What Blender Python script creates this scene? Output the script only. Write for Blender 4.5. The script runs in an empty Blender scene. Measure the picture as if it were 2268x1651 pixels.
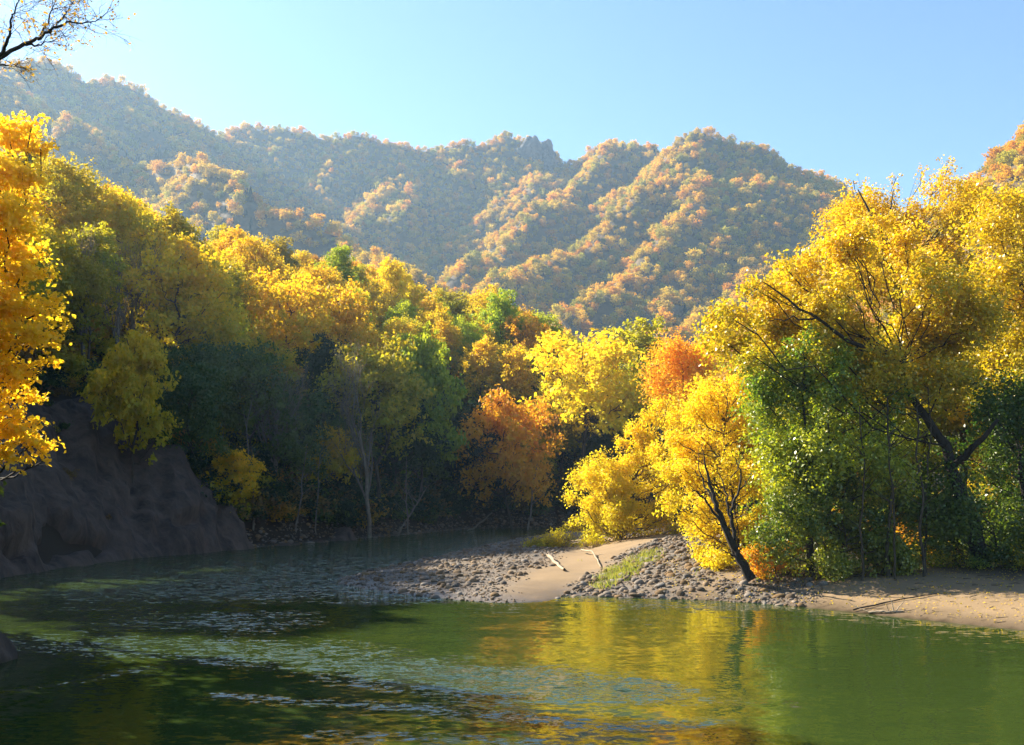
import bpy, math, random
import numpy as np
from mathutils import Vector, Euler

# ------------------------------------------------------------------ camera
W, H, F = 2268.0, 1651.0, 2205.0          # reference picture units
HZ = 1080.0                               # horizon row
CAM = np.array([0.0, 0.0, 4.0])
PITCH = math.atan((HZ - H / 2) / F)
sc = bpy.context.scene
COL = sc.collection
R = math.radians

cam = bpy.data.cameras.new('camera')
cam.sensor_width = 36.0
cam.lens = F / W * 36.0
cam.clip_start = 0.1
cam.clip_end = 6000
camo = bpy.data.objects.new('camera', cam)
COL.objects.link(camo)
camo.location = CAM
camo.rotation_euler = (math.pi / 2 + PITCH, 0, 0)
sc.camera = camo

# ------------------------------------------------------------------ sky, sun, exposure
SUN_EL = 33.0
SUN_XY = (-0.83, 0.56)
_l = math.hypot(*SUN_XY)
TOSUN = Vector((SUN_XY[0] / _l * math.cos(R(SUN_EL)), SUN_XY[1] / _l * math.cos(R(SUN_EL)), math.sin(R(SUN_EL))))
world = bpy.data.worlds.new('World')
sc.world = world
world.use_nodes = True
nt = world.node_tree
nt.nodes.clear()
sky = nt.nodes.new('ShaderNodeTexSky')
sky.sky_type = 'NISHITA'
sky.sun_disc = False
sky.sun_elevation = R(SUN_EL)
sky.sun_rotation = math.atan2(SUN_XY[0], SUN_XY[1])
sky.altitude = 200
sky.air_density = 1.0
sky.dust_density = 0.55
sky.ozone_density = 1.0
bg = nt.nodes.new('ShaderNodeBackground')
bg.inputs['Strength'].default_value = 0.062
wo = nt.nodes.new('ShaderNodeOutputWorld')
tint = nt.nodes.new('ShaderNodeMix')
tint.data_type = 'RGBA'; tint.blend_type = 'MULTIPLY'
tint.inputs[0].default_value = 1.0
tint.inputs[7].default_value = (0.77, 0.93, 1.06, 1)      # clear, slightly cyan autumn sky
nt.links.new(sky.outputs[0], tint.inputs[6])
nt.links.new(tint.outputs[2], bg.inputs[0])
nt.links.new(bg.outputs[0], wo.inputs[0])

sun = bpy.data.lights.new('sun', 'SUN')
sun.energy = 5.0
sun.angle = R(0.53)
sun.color = (1.0, 0.90, 0.72)
suno = bpy.data.objects.new('sun', sun)
COL.objects.link(suno)
suno.rotation_euler = TOSUN.to_track_quat('Z', 'Y').to_euler()
suno.location = (-60, 40, 120)

sc.view_settings.view_transform = 'Standard'
sc.view_settings.look = 'None'
sc.view_settings.exposure = 1.95
sc.view_settings.gamma = 1.0
sc.view_settings.use_curve_mapping = False
sc.render.engine = 'CYCLES'
cy = sc.cycles
cy.use_denoising = True
cy.use_adaptive_sampling = False
cy.max_bounces = 6
cy.diffuse_bounces = 3
cy.glossy_bounces = 3
cy.transmission_bounces = 4
cy.volume_bounces = 0
cy.transparent_max_bounces = 4
cy.caustics_reflective = False
cy.caustics_refractive = False
cy.sample_clamp_indirect = 6.0

# ------------------------------------------------------------------ picture <-> place
CP, SP = math.cos(PITCH), math.sin(PITCH)

def ray(px, py):
    x = (px - W / 2) / F
    u = (H / 2 - py) / F
    return np.array([x, CP - u * SP, SP + u * CP])

def P(px, py, Y):
    d = ray(px, py)
    return CAM + d * (Y / d[1])

def G(px, py, z=0.0):
    d = ray(px, py)
    return CAM + d * ((z - CAM[2]) / d[2])

def proj(p):
    p = np.asarray(p, float) - CAM
    fwd = p[..., 1] * CP + p[..., 2] * SP
    up = -p[..., 1] * SP + p[..., 2] * CP
    return W / 2 + p[..., 0] / fwd * F, H / 2 - up / fwd * F

# ------------------------------------------------------------------ mesh helpers
def link(o, parent=None):
    COL.objects.link(o)
    if parent is not None:
        o.parent = parent
    return o

def mesh_from(name, V, Q, mat=None, smooth=False, attrs=None):
    V = np.ascontiguousarray(V, np.float32)
    Q = np.ascontiguousarray(Q, np.int32)
    me = bpy.data.meshes.new(name)
    k = Q.shape[1]
    me.vertices.add(len(V))
    me.vertices.foreach_set('co', V.ravel())
    me.loops.add(Q.size)
    me.loops.foreach_set('vertex_index', Q.ravel())
    me.polygons.add(len(Q))
    me.polygons.foreach_set('loop_start', np.arange(0, Q.size, k, dtype=np.int32))
    if smooth:
        me.polygons.foreach_set('use_smooth', np.ones(len(Q), bool))
    for an, av in (attrs or {}).items():
        a = me.attributes.new(an, 'FLOAT', 'POINT')
        a.data.foreach_set('value', np.ascontiguousarray(av, np.float32))
    if mat is not None:
        me.materials.append(mat)
    me.update(calc_edges=True)
    return me

def obj(name, me, parent=None, loc=None):
    o = bpy.data.objects.new(name, me)
    link(o, parent)
    if loc is not None:
        o.location = loc
    return o

def empty(name, loc, rz=0.0, scale=None):
    o = bpy.data.objects.new(name, None)
    o.empty_display_size = 0.5
    link(o)
    o.location = loc
    o.rotation_euler = (0, 0, rz)
    if scale is not None:
        o.scale = scale
    return o

def tag(o, label=None, cat=None, group=None, kind=None):
    if label: o['label'] = label
    if cat: o['category'] = cat
    if group: o['group'] = group
    if kind: o['kind'] = kind
    return o

class MB:
    """collects quads"""
    def __init__(s):
        s.v, s.q, s.n = [], [], 0
    def add(s, V, Q):
        s.v.append(V); s.q.append(np.asarray(Q) + s.n); s.n += len(V)
    def tube(s, pts, rad, sides=6):
        pts = np.asarray(pts, float); rad = np.asarray(rad, float)
        n = len(pts)
        t = np.gradient(pts, axis=0)
        t /= np.linalg.norm(t, axis=1, keepdims=True) + 1e-9
        ref = np.array([0.0, 0, 1.0]) if abs(t[:, 2]).mean() < 0.8 else np.array([1.0, 0.1, 0])
        a = np.cross(t, ref); a /= np.linalg.norm(a, axis=1, keepdims=True) + 1e-9
        b = np.cross(t, a)
        ang = np.arange(sides) * 2 * math.pi / sides
        ring = a[:, None, :] * np.cos(ang)[None, :, None] + b[:, None, :] * np.sin(ang)[None, :, None]
        V = pts[:, None, :] + ring * rad[:, None, None]
        V = V.reshape(-1, 3)
        i = np.arange(n - 1)[:, None] * sides
        j = np.arange(sides)[None, :]
        j2 = (j + 1) % sides
        Q = np.stack([i + j, i + j2, i + sides + j2, i + sides + j], -1).reshape(-1, 4)
        s.add(V, Q)
    def mesh(s, name, mat, smooth=True):
        return mesh_from(name, np.concatenate(s.v), np.concatenate(s.q), mat, smooth)

def bez(p0, p1, p2, n):
    t = np.linspace(0, 1, n)[:, None]
    return (1 - t) ** 2 * p0 + 2 * t * (1 - t) * p1 + t * t * p2

def unit(v):
    return v / (np.linalg.norm(v, axis=-1, keepdims=True) + 1e-9)

def leaf_quads(pos, nrm, size, rng, aspect=0.62, axis=None):
    n = len(pos)
    nrm = unit(nrm)
    r = rng.normal(size=(n, 3)) if axis is None else axis + rng.normal(size=(n, 3)) * 0.25
    a = unit(r - (r * nrm).sum(1, keepdims=True) * nrm)
    b = np.cross(nrm, a)
    s = size[:, None]
    V = np.empty((n, 4, 3))
    V[:, 0] = pos - a * s * 0.5
    V[:, 1] = pos + b * s * aspect * 0.5 + nrm * s * 0.13 - a * s * 0.06
    V[:, 2] = pos + a * s * 0.5
    V[:, 3] = pos - b * s * aspect * 0.5 + nrm * s * 0.13 - a * s * 0.06
    return V.reshape(-1, 3), np.arange(4 * n).reshape(n, 4)

# ------------------------------------------------------------------ value noise
_rs = np.random.default_rng(11)
_tab = _rs.random((256, 256))

def vnoise(x, y):
    xi = np.floor(x).astype(int); yi = np.floor(y).astype(int)
    fx = x - xi; fy = y - yi
    fx = fx * fx * (3 - 2 * fx); fy = fy * fy * (3 - 2 * fy)
    g = lambda a, b: _tab[a % 256, b % 256]
    return ((g(xi, yi) * (1 - fx) + g(xi + 1, yi) * fx) * (1 - fy) + (g(xi, yi + 1) * (1 - fx) + g(xi + 1, yi + 1) * fx) * fy) * 2 - 1

def fbm(x, y, o=4):
    s = 0; a = 1.0
    for k in range(o):
        s = s + a * vnoise(x * 2 ** k + 17.3 * k, y * 2 ** k - 9.1 * k); a *= 0.5
    return s

def sstep(a, b, x):
    t = np.clip((x - a) / (b - a), 0, 1)
    return t * t * (3 - 2 * t)

# ------------------------------------------------------------------ materials
def new_mat(name):
    m = bpy.data.materials.new(name)
    m.use_nodes = True
    m.node_tree.nodes.clear()
    return m, m.node_tree.nodes, m.node_tree.links

def nd(ns, t, **kw):
    n = ns.new(t)
    for k, v in kw.items():
        setattr(n, k, v)
    return n

def math_node(ns, ls, op, a, b):
    n = nd(ns, 'ShaderNodeMath', operation=op)
    for i, v in enumerate((a, b)):
        if hasattr(v, 'links') or hasattr(v, 'is_output'):
            ls.new(v, n.inputs[i])
        else:
            n.inputs[i].default_value = v
    return n.outputs[0]

def mix_col(ns, ls, fac, a, b, blend='MIX'):
    n = nd(ns, 'ShaderNodeMix', data_type='RGBA', blend_type=blend)
    for sock, v in ((n.inputs[0], fac), (n.inputs[6], a), (n.inputs[7], b)):
        if hasattr(v, 'is_output'):
            ls.new(v, sock)
        elif isinstance(v, (tuple, list)):
            sock.default_value = (*v[:3], 1)
        else:
            sock.default_value = v
    return n.outputs[2]

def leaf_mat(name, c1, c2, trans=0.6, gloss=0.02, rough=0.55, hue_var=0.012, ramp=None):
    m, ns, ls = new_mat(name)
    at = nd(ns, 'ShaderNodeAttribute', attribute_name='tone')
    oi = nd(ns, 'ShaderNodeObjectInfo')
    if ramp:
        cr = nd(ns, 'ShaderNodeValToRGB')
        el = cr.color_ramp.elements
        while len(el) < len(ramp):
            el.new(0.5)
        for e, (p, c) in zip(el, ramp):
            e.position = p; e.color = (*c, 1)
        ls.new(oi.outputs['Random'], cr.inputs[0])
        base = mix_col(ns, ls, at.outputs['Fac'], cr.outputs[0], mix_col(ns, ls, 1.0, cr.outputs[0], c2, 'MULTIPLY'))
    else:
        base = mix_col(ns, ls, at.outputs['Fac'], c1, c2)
    hsv = nd(ns, 'ShaderNodeHueSaturation')
    ls.new(base, hsv.inputs['Color'])
    h = math_node(ns, ls, 'MULTIPLY', oi.outputs['Random'], hue_var * 2)
    ls.new(math_node(ns, ls, 'ADD', h, 0.5 - hue_var), hsv.inputs['Hue'])
    w = nd(ns, 'ShaderNodeTexWhiteNoise', noise_dimensions='1D')
    ls.new(math_node(ns, ls, 'MULTIPLY', oi.outputs['Random'], 91.7), w.inputs['W'])
    ls.new(math_node(ns, ls, 'ADD', math_node(ns, ls, 'MULTIPLY', w.outputs['Value'], 0.3), 0.85), hsv.inputs['Value'])
    df = nd(ns, 'ShaderNodeBsdfDiffuse')
    tr = nd(ns, 'ShaderNodeBsdfTranslucent')
    gl = nd(ns, 'ShaderNodeBsdfGlossy')
    gl.inputs['Roughness'].default_value = rough
    gl.inputs['Color'].default_value = (1, 1, 1, 1)
    ls.new(hsv.outputs[0], df.inputs[0]); ls.new(hsv.outputs[0], tr.inputs[0])
    m1 = nd(ns, 'ShaderNodeMixShader'); m1.inputs[0].default_value = trans
    ls.new(df.outputs[0], m1.inputs[1]); ls.new(tr.outputs[0], m1.inputs[2])
    m2 = nd(ns, 'ShaderNodeMixShader'); m2.inputs[0].default_value = gloss
    ls.new(m1.outputs[0], m2.inputs[1]); ls.new(gl.outputs[0], m2.inputs[2])
    out = nd(ns, 'ShaderNodeOutputMaterial')
    ls.new(m2.outputs[0], out.inputs[0])
    return m

def noise_mat(name, c1, c2, scale=3.0, rough=0.85, bump=0.3, detail=8, stretch=(1, 1, 1), spec=0.3, rnd=0.0, dist=0.1):
    m, ns, ls = new_mat(name)
    tc = nd(ns, 'ShaderNodeTexCoord')
    mp = nd(ns, 'ShaderNodeMapping')
    mp.inputs['Scale'].default_value = stretch
    ls.new(tc.outputs['Object'], mp.inputs[0])
    nz = nd(ns, 'ShaderNodeTexNoise')
    nz.inputs['Scale'].default_value = scale
    nz.inputs['Detail'].default_value = detail
    nz.inputs['Roughness'].default_value = 0.65
    ls.new(mp.outputs[0], nz.inputs['Vector'])
    cr = nd(ns, 'ShaderNodeValToRGB')
    cr.color_ramp.elements[0].position = 0.32; cr.color_ramp.elements[0].color = (*c1, 1)
    cr.color_ramp.elements[1].position = 0.68; cr.color_ramp.elements[1].color = (*c2, 1)
    ls.new(nz.outputs['Fac'], cr.inputs[0])
    colr = cr.outputs[0]
    if rnd:
        oi = nd(ns, 'ShaderNodeObjectInfo')
        hsv = nd(ns, 'ShaderNodeHueSaturation')
        ls.new(colr, hsv.inputs['Color'])
        ls.new(math_node(ns, ls, 'ADD', math_node(ns, ls, 'MULTIPLY', oi.outputs['Random'], rnd), 1 - rnd / 2), hsv.inputs['Value'])
        w = nd(ns, 'ShaderNodeTexWhiteNoise', noise_dimensions='1D')
        ls.new(math_node(ns, ls, 'MULTIPLY', oi.outputs['Random'], 57.3), w.inputs['W'])
        ls.new(math_node(ns, ls, 'ADD', math_node(ns, ls, 'MULTIPLY', w.outputs['Value'], 1.0), 0.35), hsv.inputs['Saturation'])
        colr = hsv.outputs[0]
    b = nd(ns, 'ShaderNodeBsdfPrincipled')
    b.inputs['Roughness'].default_value = rough
    b.inputs['Specular IOR Level'].default_value = spec
    ls.new(colr, b.inputs['Base Color'])
    bp = nd(ns, 'ShaderNodeBump')
    bp.inputs['Strength'].default_value = bump
    bp.inputs['Distance'].default_value = dist
    ls.new(nz.outputs['Fac'], bp.inputs['Height'])
    ls.new(bp.outputs[0], b.inputs['Normal'])
    out = nd(ns, 'ShaderNodeOutputMaterial')
    ls.new(b.outputs[0], out.inputs[0])
    return m

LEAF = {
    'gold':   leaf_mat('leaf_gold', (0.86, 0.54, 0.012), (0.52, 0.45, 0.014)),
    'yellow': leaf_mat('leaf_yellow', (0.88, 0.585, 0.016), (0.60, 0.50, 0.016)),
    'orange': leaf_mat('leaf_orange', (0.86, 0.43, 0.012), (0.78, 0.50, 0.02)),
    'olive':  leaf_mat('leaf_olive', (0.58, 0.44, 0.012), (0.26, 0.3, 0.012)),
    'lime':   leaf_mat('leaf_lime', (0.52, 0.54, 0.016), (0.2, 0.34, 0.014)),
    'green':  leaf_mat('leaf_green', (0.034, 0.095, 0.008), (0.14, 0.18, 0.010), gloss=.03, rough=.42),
    'dark':   leaf_mat('leaf_dark', (0.012, 0.042, 0.010), (0.035, 0.065, 0.011)),  # albedo set low so the colour itself deepens the hillside shade
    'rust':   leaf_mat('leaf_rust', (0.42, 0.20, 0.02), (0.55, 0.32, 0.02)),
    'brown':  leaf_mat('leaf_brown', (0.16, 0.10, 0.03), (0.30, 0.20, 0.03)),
    'glint':  leaf_mat('leaf_glint', (0.12, 0.24, 0.010), (0.58, 0.55, 0.015), gloss=0.05, rough=0.42),  # wide tone range up to yellow paints sun glints among the leaves
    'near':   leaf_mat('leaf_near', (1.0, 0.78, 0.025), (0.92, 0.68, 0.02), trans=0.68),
    'shade':  leaf_mat('leaf_glint_dark', (0.06, 0.14, 0.008), (0.36, 0.36, 0.014), gloss=.05, rough=.42),  # darker mix of the glint leaf colours
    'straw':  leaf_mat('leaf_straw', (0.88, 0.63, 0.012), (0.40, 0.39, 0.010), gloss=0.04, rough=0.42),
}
MOUNT = leaf_mat('mountain_leaf', None, (0.72, 0.78, 0.8), trans=0.4, gloss=0.0, hue_var=0.015, ramp=[
    (0.0, (0.74, 0.40, 0.02)), (0.2, (0.86, 0.51, 0.02)), (0.42, (0.88, 0.58, 0.03)), (0.62, (0.74, 0.51, 0.03)),
    (0.76, (0.48, 0.41, 0.04)), (0.9, (0.70, 0.37, 0.03)), (1.0, (0.24, 0.25, 0.05))])
PINE = leaf_mat('pine_needles', (0.02, 0.05, 0.025), (0.035, 0.07, 0.03), trans=0.2, gloss=0.0)
BARK = noise_mat('bark', (0.025, 0.018, 0.012), (0.10, 0.075, 0.05), scale=4, stretch=(3, 3, 0.7), bump=0.7)
BARK_PALE = noise_mat('bark_pale', (0.09, 0.075, 0.06), (0.26, 0.22, 0.17), scale=4, stretch=(3, 3, 0.8), bump=0.5)
BARK_DARK = noise_mat('bark_dark', (0.012, 0.009, 0.007), (0.04, 0.03, 0.022), scale=4, stretch=(3, 3, 0.7), bump=0.7)
DRIFT = noise_mat('driftwood_grey', (0.20, 0.15, 0.10), (0.44, 0.35, 0.25), scale=6, stretch=(1, 1, 4), bump=0.5)
STONE = noise_mat('river_stone', (0.066, 0.046, 0.029), (0.215, 0.148, 0.088), scale=5, bump=0.4, rnd=1.0, dist=0.02)
ROCK = noise_mat('cliff_rock', (0.028, 0.021, 0.017), (0.135, 0.095, 0.07), scale=0.9, bump=1.0, detail=15, stretch=(1, 1.6, 0.45), dist=0.5)
CRAG = noise_mat('crag_rock', (0.06, 0.055, 0.05), (0.17, 0.145, 0.12), scale=0.12, bump=0.8, detail=10, dist=2.0)

# ------------------------------------------------------------------ river banks (from the photograph's shoreline, on the water plane)
LB = np.array([(-9, -40), (-9, 4), (-10.3, 12), (-12.3, 20), (-13.3, 24.5), (-17.5, 31), (-23, 40), (-23.6, 46), (-21.8, 58), (-18.2, 65.5),
               (-11.2, 81), (-4.0, 99), (6, 103), (20, 106), (48, 112), (120, 118)], float)
RB = np.array([(120, -8), (60, 0), (30, 14)] + [tuple(G(*p)[:2]) for p in [
    (2268, 1397), (2100, 1380), (1900, 1358), (1700, 1338), (1560, 1330), (1450, 1326), (1330, 1322), (1260, 1318), (1215, 1332),
    (1120, 1337), (1040, 1332), (950, 1324), (860, 1314), (800, 1304), (750, 1291), (760, 1278), (850, 1258), (960, 1237),
    (1060, 1212), (1150, 1193), (1190, 1187)]] + [(7, 92), (16, 96), (32, 98), (60, 101), (120, 108)], float)

def pl_dist(x, y, PL):
    """distance to polyline, signed (+ = left of its direction), and arc parameter (index)"""
    best = np.full(x.shape, 1e9); sgn = np.ones(x.shape); par = np.zeros(x.shape)
    for i in range(len(PL) - 1):
        a, b = PL[i], PL[i + 1]
        d = b - a; L2 = d @ d
        t = np.clip(((x - a[0]) * d[0] + (y - a[1]) * d[1]) / L2, 0, 1)
        qx = x - (a[0] + t * d[0]); qy = y - (a[1] + t * d[1])
        dist = np.hypot(qx, qy)
        cr = d[0] * qy - d[1] * qx
        m = dist < best - 1e-9
        best = np.where(m, dist, best); sgn = np.where(m, np.sign(cr), sgn); par = np.where(m, i + t, par)
    return best * sgn, par

def in_poly(x, y, PL):
    inside = np.zeros(x.shape, bool)
    n = len(PL)
    for i in range(n):
        x1, y1 = PL[i]; x2, y2 = PL[(i + 1) % n]
        c = ((y1 > y) != (y2 > y)) & (x < (x2 - x1) * (y - y1) / (y2 - y1 + 1e-12) + x1)
        inside ^= c
    return inside

RB_POLY = np.concatenate([RB, np.array([(400, 108), (400, -8)])])
LB_POLY = np.concatenate([LB, np.array([(120, 900), (-900, 900), (-900, -40)])])
CAP_I = np.array([0, 1, 3, 4, 5, 6, 7, 8, 9, 10, 11, 12, 13, 14, 15])
CAP_V = np.array([4, 4, 5, 6, 10, 18, 23, 32, 40, 43, 38, 29, 18, 12, 10])
SLP_V = np.array([.3, .3, .5, .6, .8, 1.05, 1.08, 1.08, 1.05, 0.95, .85, .75, .55, .4, .3])

def height(x, y):
    x = np.asarray(x, float); y = np.asarray(y, float)
    dl, par = pl_dist(x, y, LB)
    inl = in_poly(x, y, LB_POLY)
    dl = np.where(inl, np.abs(dl), -np.abs(dl))
    dr, _ = pl_dist(x, y, RB)
    inr = in_poly(x, y, RB_POLY)
    dr = np.where(inr, np.abs(dr), -np.abs(dr))
    cap = np.interp(par, CAP_I, CAP_V); slp = np.interp(par, CAP_I, SLP_V)
    far = sstep(60, 160, np.hypot(x + 20, y - 70))
    n = fbm(x * 0.09, y * 0.09, 4)
    n2 = fbm(x * 0.5 + 40, y * 0.5, 3)
    hl = cap * (1 - np.exp(-slp * np.maximum(dl, 0) / cap)) + np.maximum(dl, 0) * 0.05 + n * np.clip(dl * 0.12, 0, 1.3) + n2 * np.clip(dl * 0.05, 0, 0.25)
    bar = sstep(9, 3, x) * sstep(30, 34, y)                      # the low gravel point
    top = 1.35 * (1 - bar) + 0.44 * bar
    hr = top * (1 - np.exp(-0.21 * np.maximum(dr, 0) / top)) + sstep(8, 60, dr) * 3.0 * (1 - bar) + n2 * np.clip(dr * 0.03, 0, 0.06) + n * np.clip(dr * .02, 0, .1)
    # slow fall of the sand hollow between the two gravel beds
    under = -0.12 - 1.6 * sstep(0, 7, np.minimum(-dl, -dr)) - 0.1
    under = np.where(np.minimum(-dl, -dr) < 0.6, -0.36 * np.minimum(-dl, -dr) , under)
    z = np.where(inl, hl, np.where(inr, hr, under))
    # the far edges of this piece of ground dip under the wider ground
    return z

def hz1(x, y):
    return float(height(np.array([x]), np.array([y]))[0])

# ------------------------------------------------------------------ ground materials
def ground_mat():
    m, ns, ls = new_mat('bank_ground')
    geo = nd(ns, 'ShaderNodeNewGeometry')
    sand_at = nd(ns, 'ShaderNodeAttribute', attribute_name='sand')
    grav_at = nd(ns, 'ShaderNodeAttribute', attribute_name='gravel')
    sep = nd(ns, 'ShaderNodeSeparateXYZ'); ls.new(geo.outputs['Position'], sep.inputs[0])
    n1 = nd(ns, 'ShaderNodeTexNoise'); n1.inputs['Scale'].default_value = 0.9; n1.inputs['Detail'].default_value = 9
    ls.new(geo.outputs['Position'], n1.inputs['Vector'])
    n2 = nd(ns, 'ShaderNodeTexNoise'); n2.inputs['Scale'].default_value = 9; n2.inputs['Detail'].default_value = 8
    n2.inputs['Roughness'].default_value = 0.7
    ls.new(geo.outputs['Position'], n2.inputs['Vector'])
    sand = mix_col(ns, ls, n1.outputs['Fac'], (0.20, 0.135, 0.072), (0.30, 0.21, 0.118))
    sand = mix_col(ns, ls, math_node(ns, ls, 'MULTIPLY', n2.outputs['Fac'], 0.5), sand, (0.17, 0.115, 0.065))
    # wet strip: soaked sand just above the water
    mr = nd(ns, 'ShaderNodeMapRange'); mr.inputs[1].default_value = 0.02; mr.inputs[2].default_value = 0.30
    mr.inputs[3].default_value = 1; mr.inputs[4].default_value = 0
    zz = math_node(ns, ls, 'ADD', sep.outputs[2], math_node(ns, ls, 'MULTIPLY', math_node(ns, ls, 'SUBTRACT', n1.outputs['Fac'], 0.5), 0.15))
    ls.new(zz, mr.inputs[0])
    sand = mix_col(ns, ls, mr.outputs[0], sand, (0.115, 0.082, 0.052))
    v = nd(ns, 'ShaderNodeTexVoronoi'); v.inputs['Scale'].default_value = 7
    ls.new(geo.outputs['Position'], v.inputs['Vector'])
    gcol = nd(ns, 'ShaderNodeHueSaturation'); gcol.inputs['Saturation'].default_value = 0.12
    gcol.inputs['Value'].default_value = 0.25
    ls.new(v.outputs['Color'], gcol.inputs['Color'])
    grav = mix_col(ns, ls, 0.75, gcol.outputs[0], (0.125, 0.09, 0.06))
    soil = mix_col(ns, ls, n2.outputs['Fac'], (0.012, 0.009, 0.006), (0.045, 0.03, 0.014))
    c = mix_col(ns, ls, sand_at.outputs['Fac'], soil, sand)
    c = mix_col(ns, ls, grav_at.outputs['Fac'], c, grav)
    b = nd(ns, 'ShaderNodeBsdfPrincipled'); b.inputs['Specular IOR Level'].default_value = 0.25
    ls.new(c, b.inputs['Base Color'])
    mr2 = nd(ns, 'ShaderNodeMapRange'); mr2.inputs[3].default_value = 0.9; mr2.inputs[4].default_value = 0.4
    ls.new(mr.outputs[0], mr2.inputs[0]); ls.new(mr2.outputs[0], b.inputs['Roughness'])
    bp = nd(ns, 'ShaderNodeBump'); bp.inputs['Strength'].default_value = 0.6; bp.inputs['Distance'].default_value = 0.06
    hgt = math_node(ns, ls, 'ADD', math_node(ns, ls, 'MULTIPLY', n2.outputs['Fac'], 0.6), n1.outputs['Fac'])
    ls.new(hgt, bp.inputs['Height']); ls.new(bp.outputs[0], b.inputs['Normal'])
    out = nd(ns, 'ShaderNodeOutputMaterial'); ls.new(b.outputs[0], out.inputs[0])
    return m

# gravel beds (picture outlines laid on the bank)
def ground_poly(pts, z=0.25):
    return np.array([G(px, py, z)[:2] for px, py in pts])
GRAV_A = ground_poly([(720, 1296), (760, 1268), (900, 1240), (1050, 1205), (1150, 1188), (1230, 1195), (1260, 1225), (1215, 1255), (1150, 1285), (1110, 1300), (1150, 1325), (1120, 1350), (1000, 1345), (860, 1325)], 0.2)
GRAV_B = ground_poly([(1255, 1295), (1330, 1270), (1420, 1240), (1560, 1232), (1660, 1262), (1640, 1285), (1560, 1300), (1500, 1315), (1440, 1335), (1300, 1335)], 0.3)
GRAV_C = ground_poly([(1560, 1310), (1640, 1285), (1720, 1275), (1830, 1290), (1800, 1312), (1700, 1335), (1620, 1335)], 0.35)

def soft_in(x, y, PL, w):
    d, _ = pl_dist(x, y, np.concatenate([PL, PL[:1]]))
    ins = in_poly(x, y, PL)
    return np.clip(0.5 + np.where(ins, 1, -1) * np.abs(d) / w, 0, 1)

def grid_coords(lo, hi, flo, fhi, fine, grow=1.12, mx=4.0):
    c = list(np.arange(flo, fhi + 1e-6, fine))
    s = fine
    while c[-1] < hi:
        s = min(s * grow, mx); c.append(c[-1] + s)
    s = fine
    while c[0] > lo:
        s = min(s * grow, mx); c.insert(0, c[0] - s)
    return np.array(c)

def grid_mesh(xs, ys):
    nx, ny = len(xs), len(ys)
    X, Y = np.meshgrid(xs, ys, indexing='ij')
    i = (np.arange(nx - 1)[:, None] * ny + np.arange(ny - 1)[None, :]).ravel()
    Q = np.stack([i, i + ny, i + ny + 1, i + 1], 1)
    return X.ravel(), Y.ravel(), Q

# --- near valley ground: both banks, bar, hillside, river bed
xs = grid_coords(-170, 150, -28, 26, 0.4); ys = grid_coords(-45, 260, 22, 100, 0.4)
gx, gy, gq = grid_mesh(xs, ys)
gz = height(gx, gy)
dr_, _ = pl_dist(gx, gy, RB); inr_ = in_poly(gx, gy, RB_POLY)
grav = np.maximum.reduce([soft_in(gx, gy, g, 1.6) for g in (GRAV_A, GRAV_B, GRAV_C)])
grav = np.clip(grav + 0.35 * fbm(gx * 0.7, gy * 0.7, 3) * (grav > 0.05), 0, 1)
dist_r = np.where(inr_, np.abs(dr_), 0)
sand = inr_ * (1 - sstep(6.0, 9.0, dist_r + 1.2 * fbm(gx * .4, gy * .4, 2)))
sand = np.maximum(sand, inr_ * soft_in(gx, gy, ground_poly([(1100, 1340), (1130, 1260), (1260, 1200), (1500, 1220), (1700, 1270), (1600, 1340)], .3), 2.0))
edge = np.maximum.reduce([sstep(130, 170, -gx), sstep(110, 150, gx), sstep(30, 45, -gy), sstep(225, 260, gy)])
gz = gz * (1 - edge) - 8.0 * edge
GROUND = ground_mat()
tag(obj('riverbank_ground', mesh_from('riverbank_ground', np.stack([gx, gy, gz], 1), gq, GROUND, True, {'sand': sand, 'gravel': grav * inr_})), kind='structure')

# ------------------------------------------------------------------ water
def ripple_field(x, y):
    """how choppy the current is: fast water in the upper reach, a tongue of it crossing the pool"""
    r = np.zeros_like(x)
    up = sstep(33, 41, y - 0.10 * (x + 8) + 1.5 * fbm(x * .15, y * .3, 2)) * sstep(2.0, 0.0, (x - 8) * (y < 60))
    r = np.maximum(r, up * 2.8)
    r = np.maximum(r, 1.5 * sstep(-4, -8.5, x) * sstep(25.5, 28, y) * (0.55 + 0.45 * fbm(x * .12, y * .5, 2)))
    def tongue(pts, width, amp):
        nonlocal r
        pl = np.array([G(*p)[:2] for p in pts])
        d, par = pl_dist(x, y, pl)
        wv = width * (1 + 0.5 * fbm(x * .2 + 3, y * .35, 3))
        r = np.maximum(r, amp * sstep(1.0, 0.15, np.abs(d) / np.maximum(wv, .05)))
    tongue([(-80, 1425), (150, 1425), (350, 1435), (560, 1445), (760, 1470), (950, 1492), (1150, 1510), (1400, 1530)], 2.1, 1.4)
    tongue([(500, 1405), (700, 1412), (900, 1440)], 0.35, 0.6)
    tongue([(1000, 1500), (1250, 1520), (1500, 1545), (1750, 1560)], 0.9, 0.55)
    tongue([(-40, 1540), (150, 1515), (330, 1480)], 0.5, 0.7)
    tongue([(480, 1540), (760, 1560), (1050, 1580), (1350, 1610), (1600, 1600)], 0.5, 0.8)
    tongue([(700, 1625), (1000, 1635), (1300, 1650)], 0.35, 0.5)
    tongue([(1440, 1338), (1500, 1342), (1560, 1348)], 0.25, 0.5)
    return np.clip(r, 0, 3.2)

xs = grid_coords(-60, 130, -24, 16, 0.25, 1.1, 3.0); ys = grid_coords(-40, 135, 13, 60, 0.25, 1.1, 2.0)
wx, wy, wq = grid_mesh(xs, ys)

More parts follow.
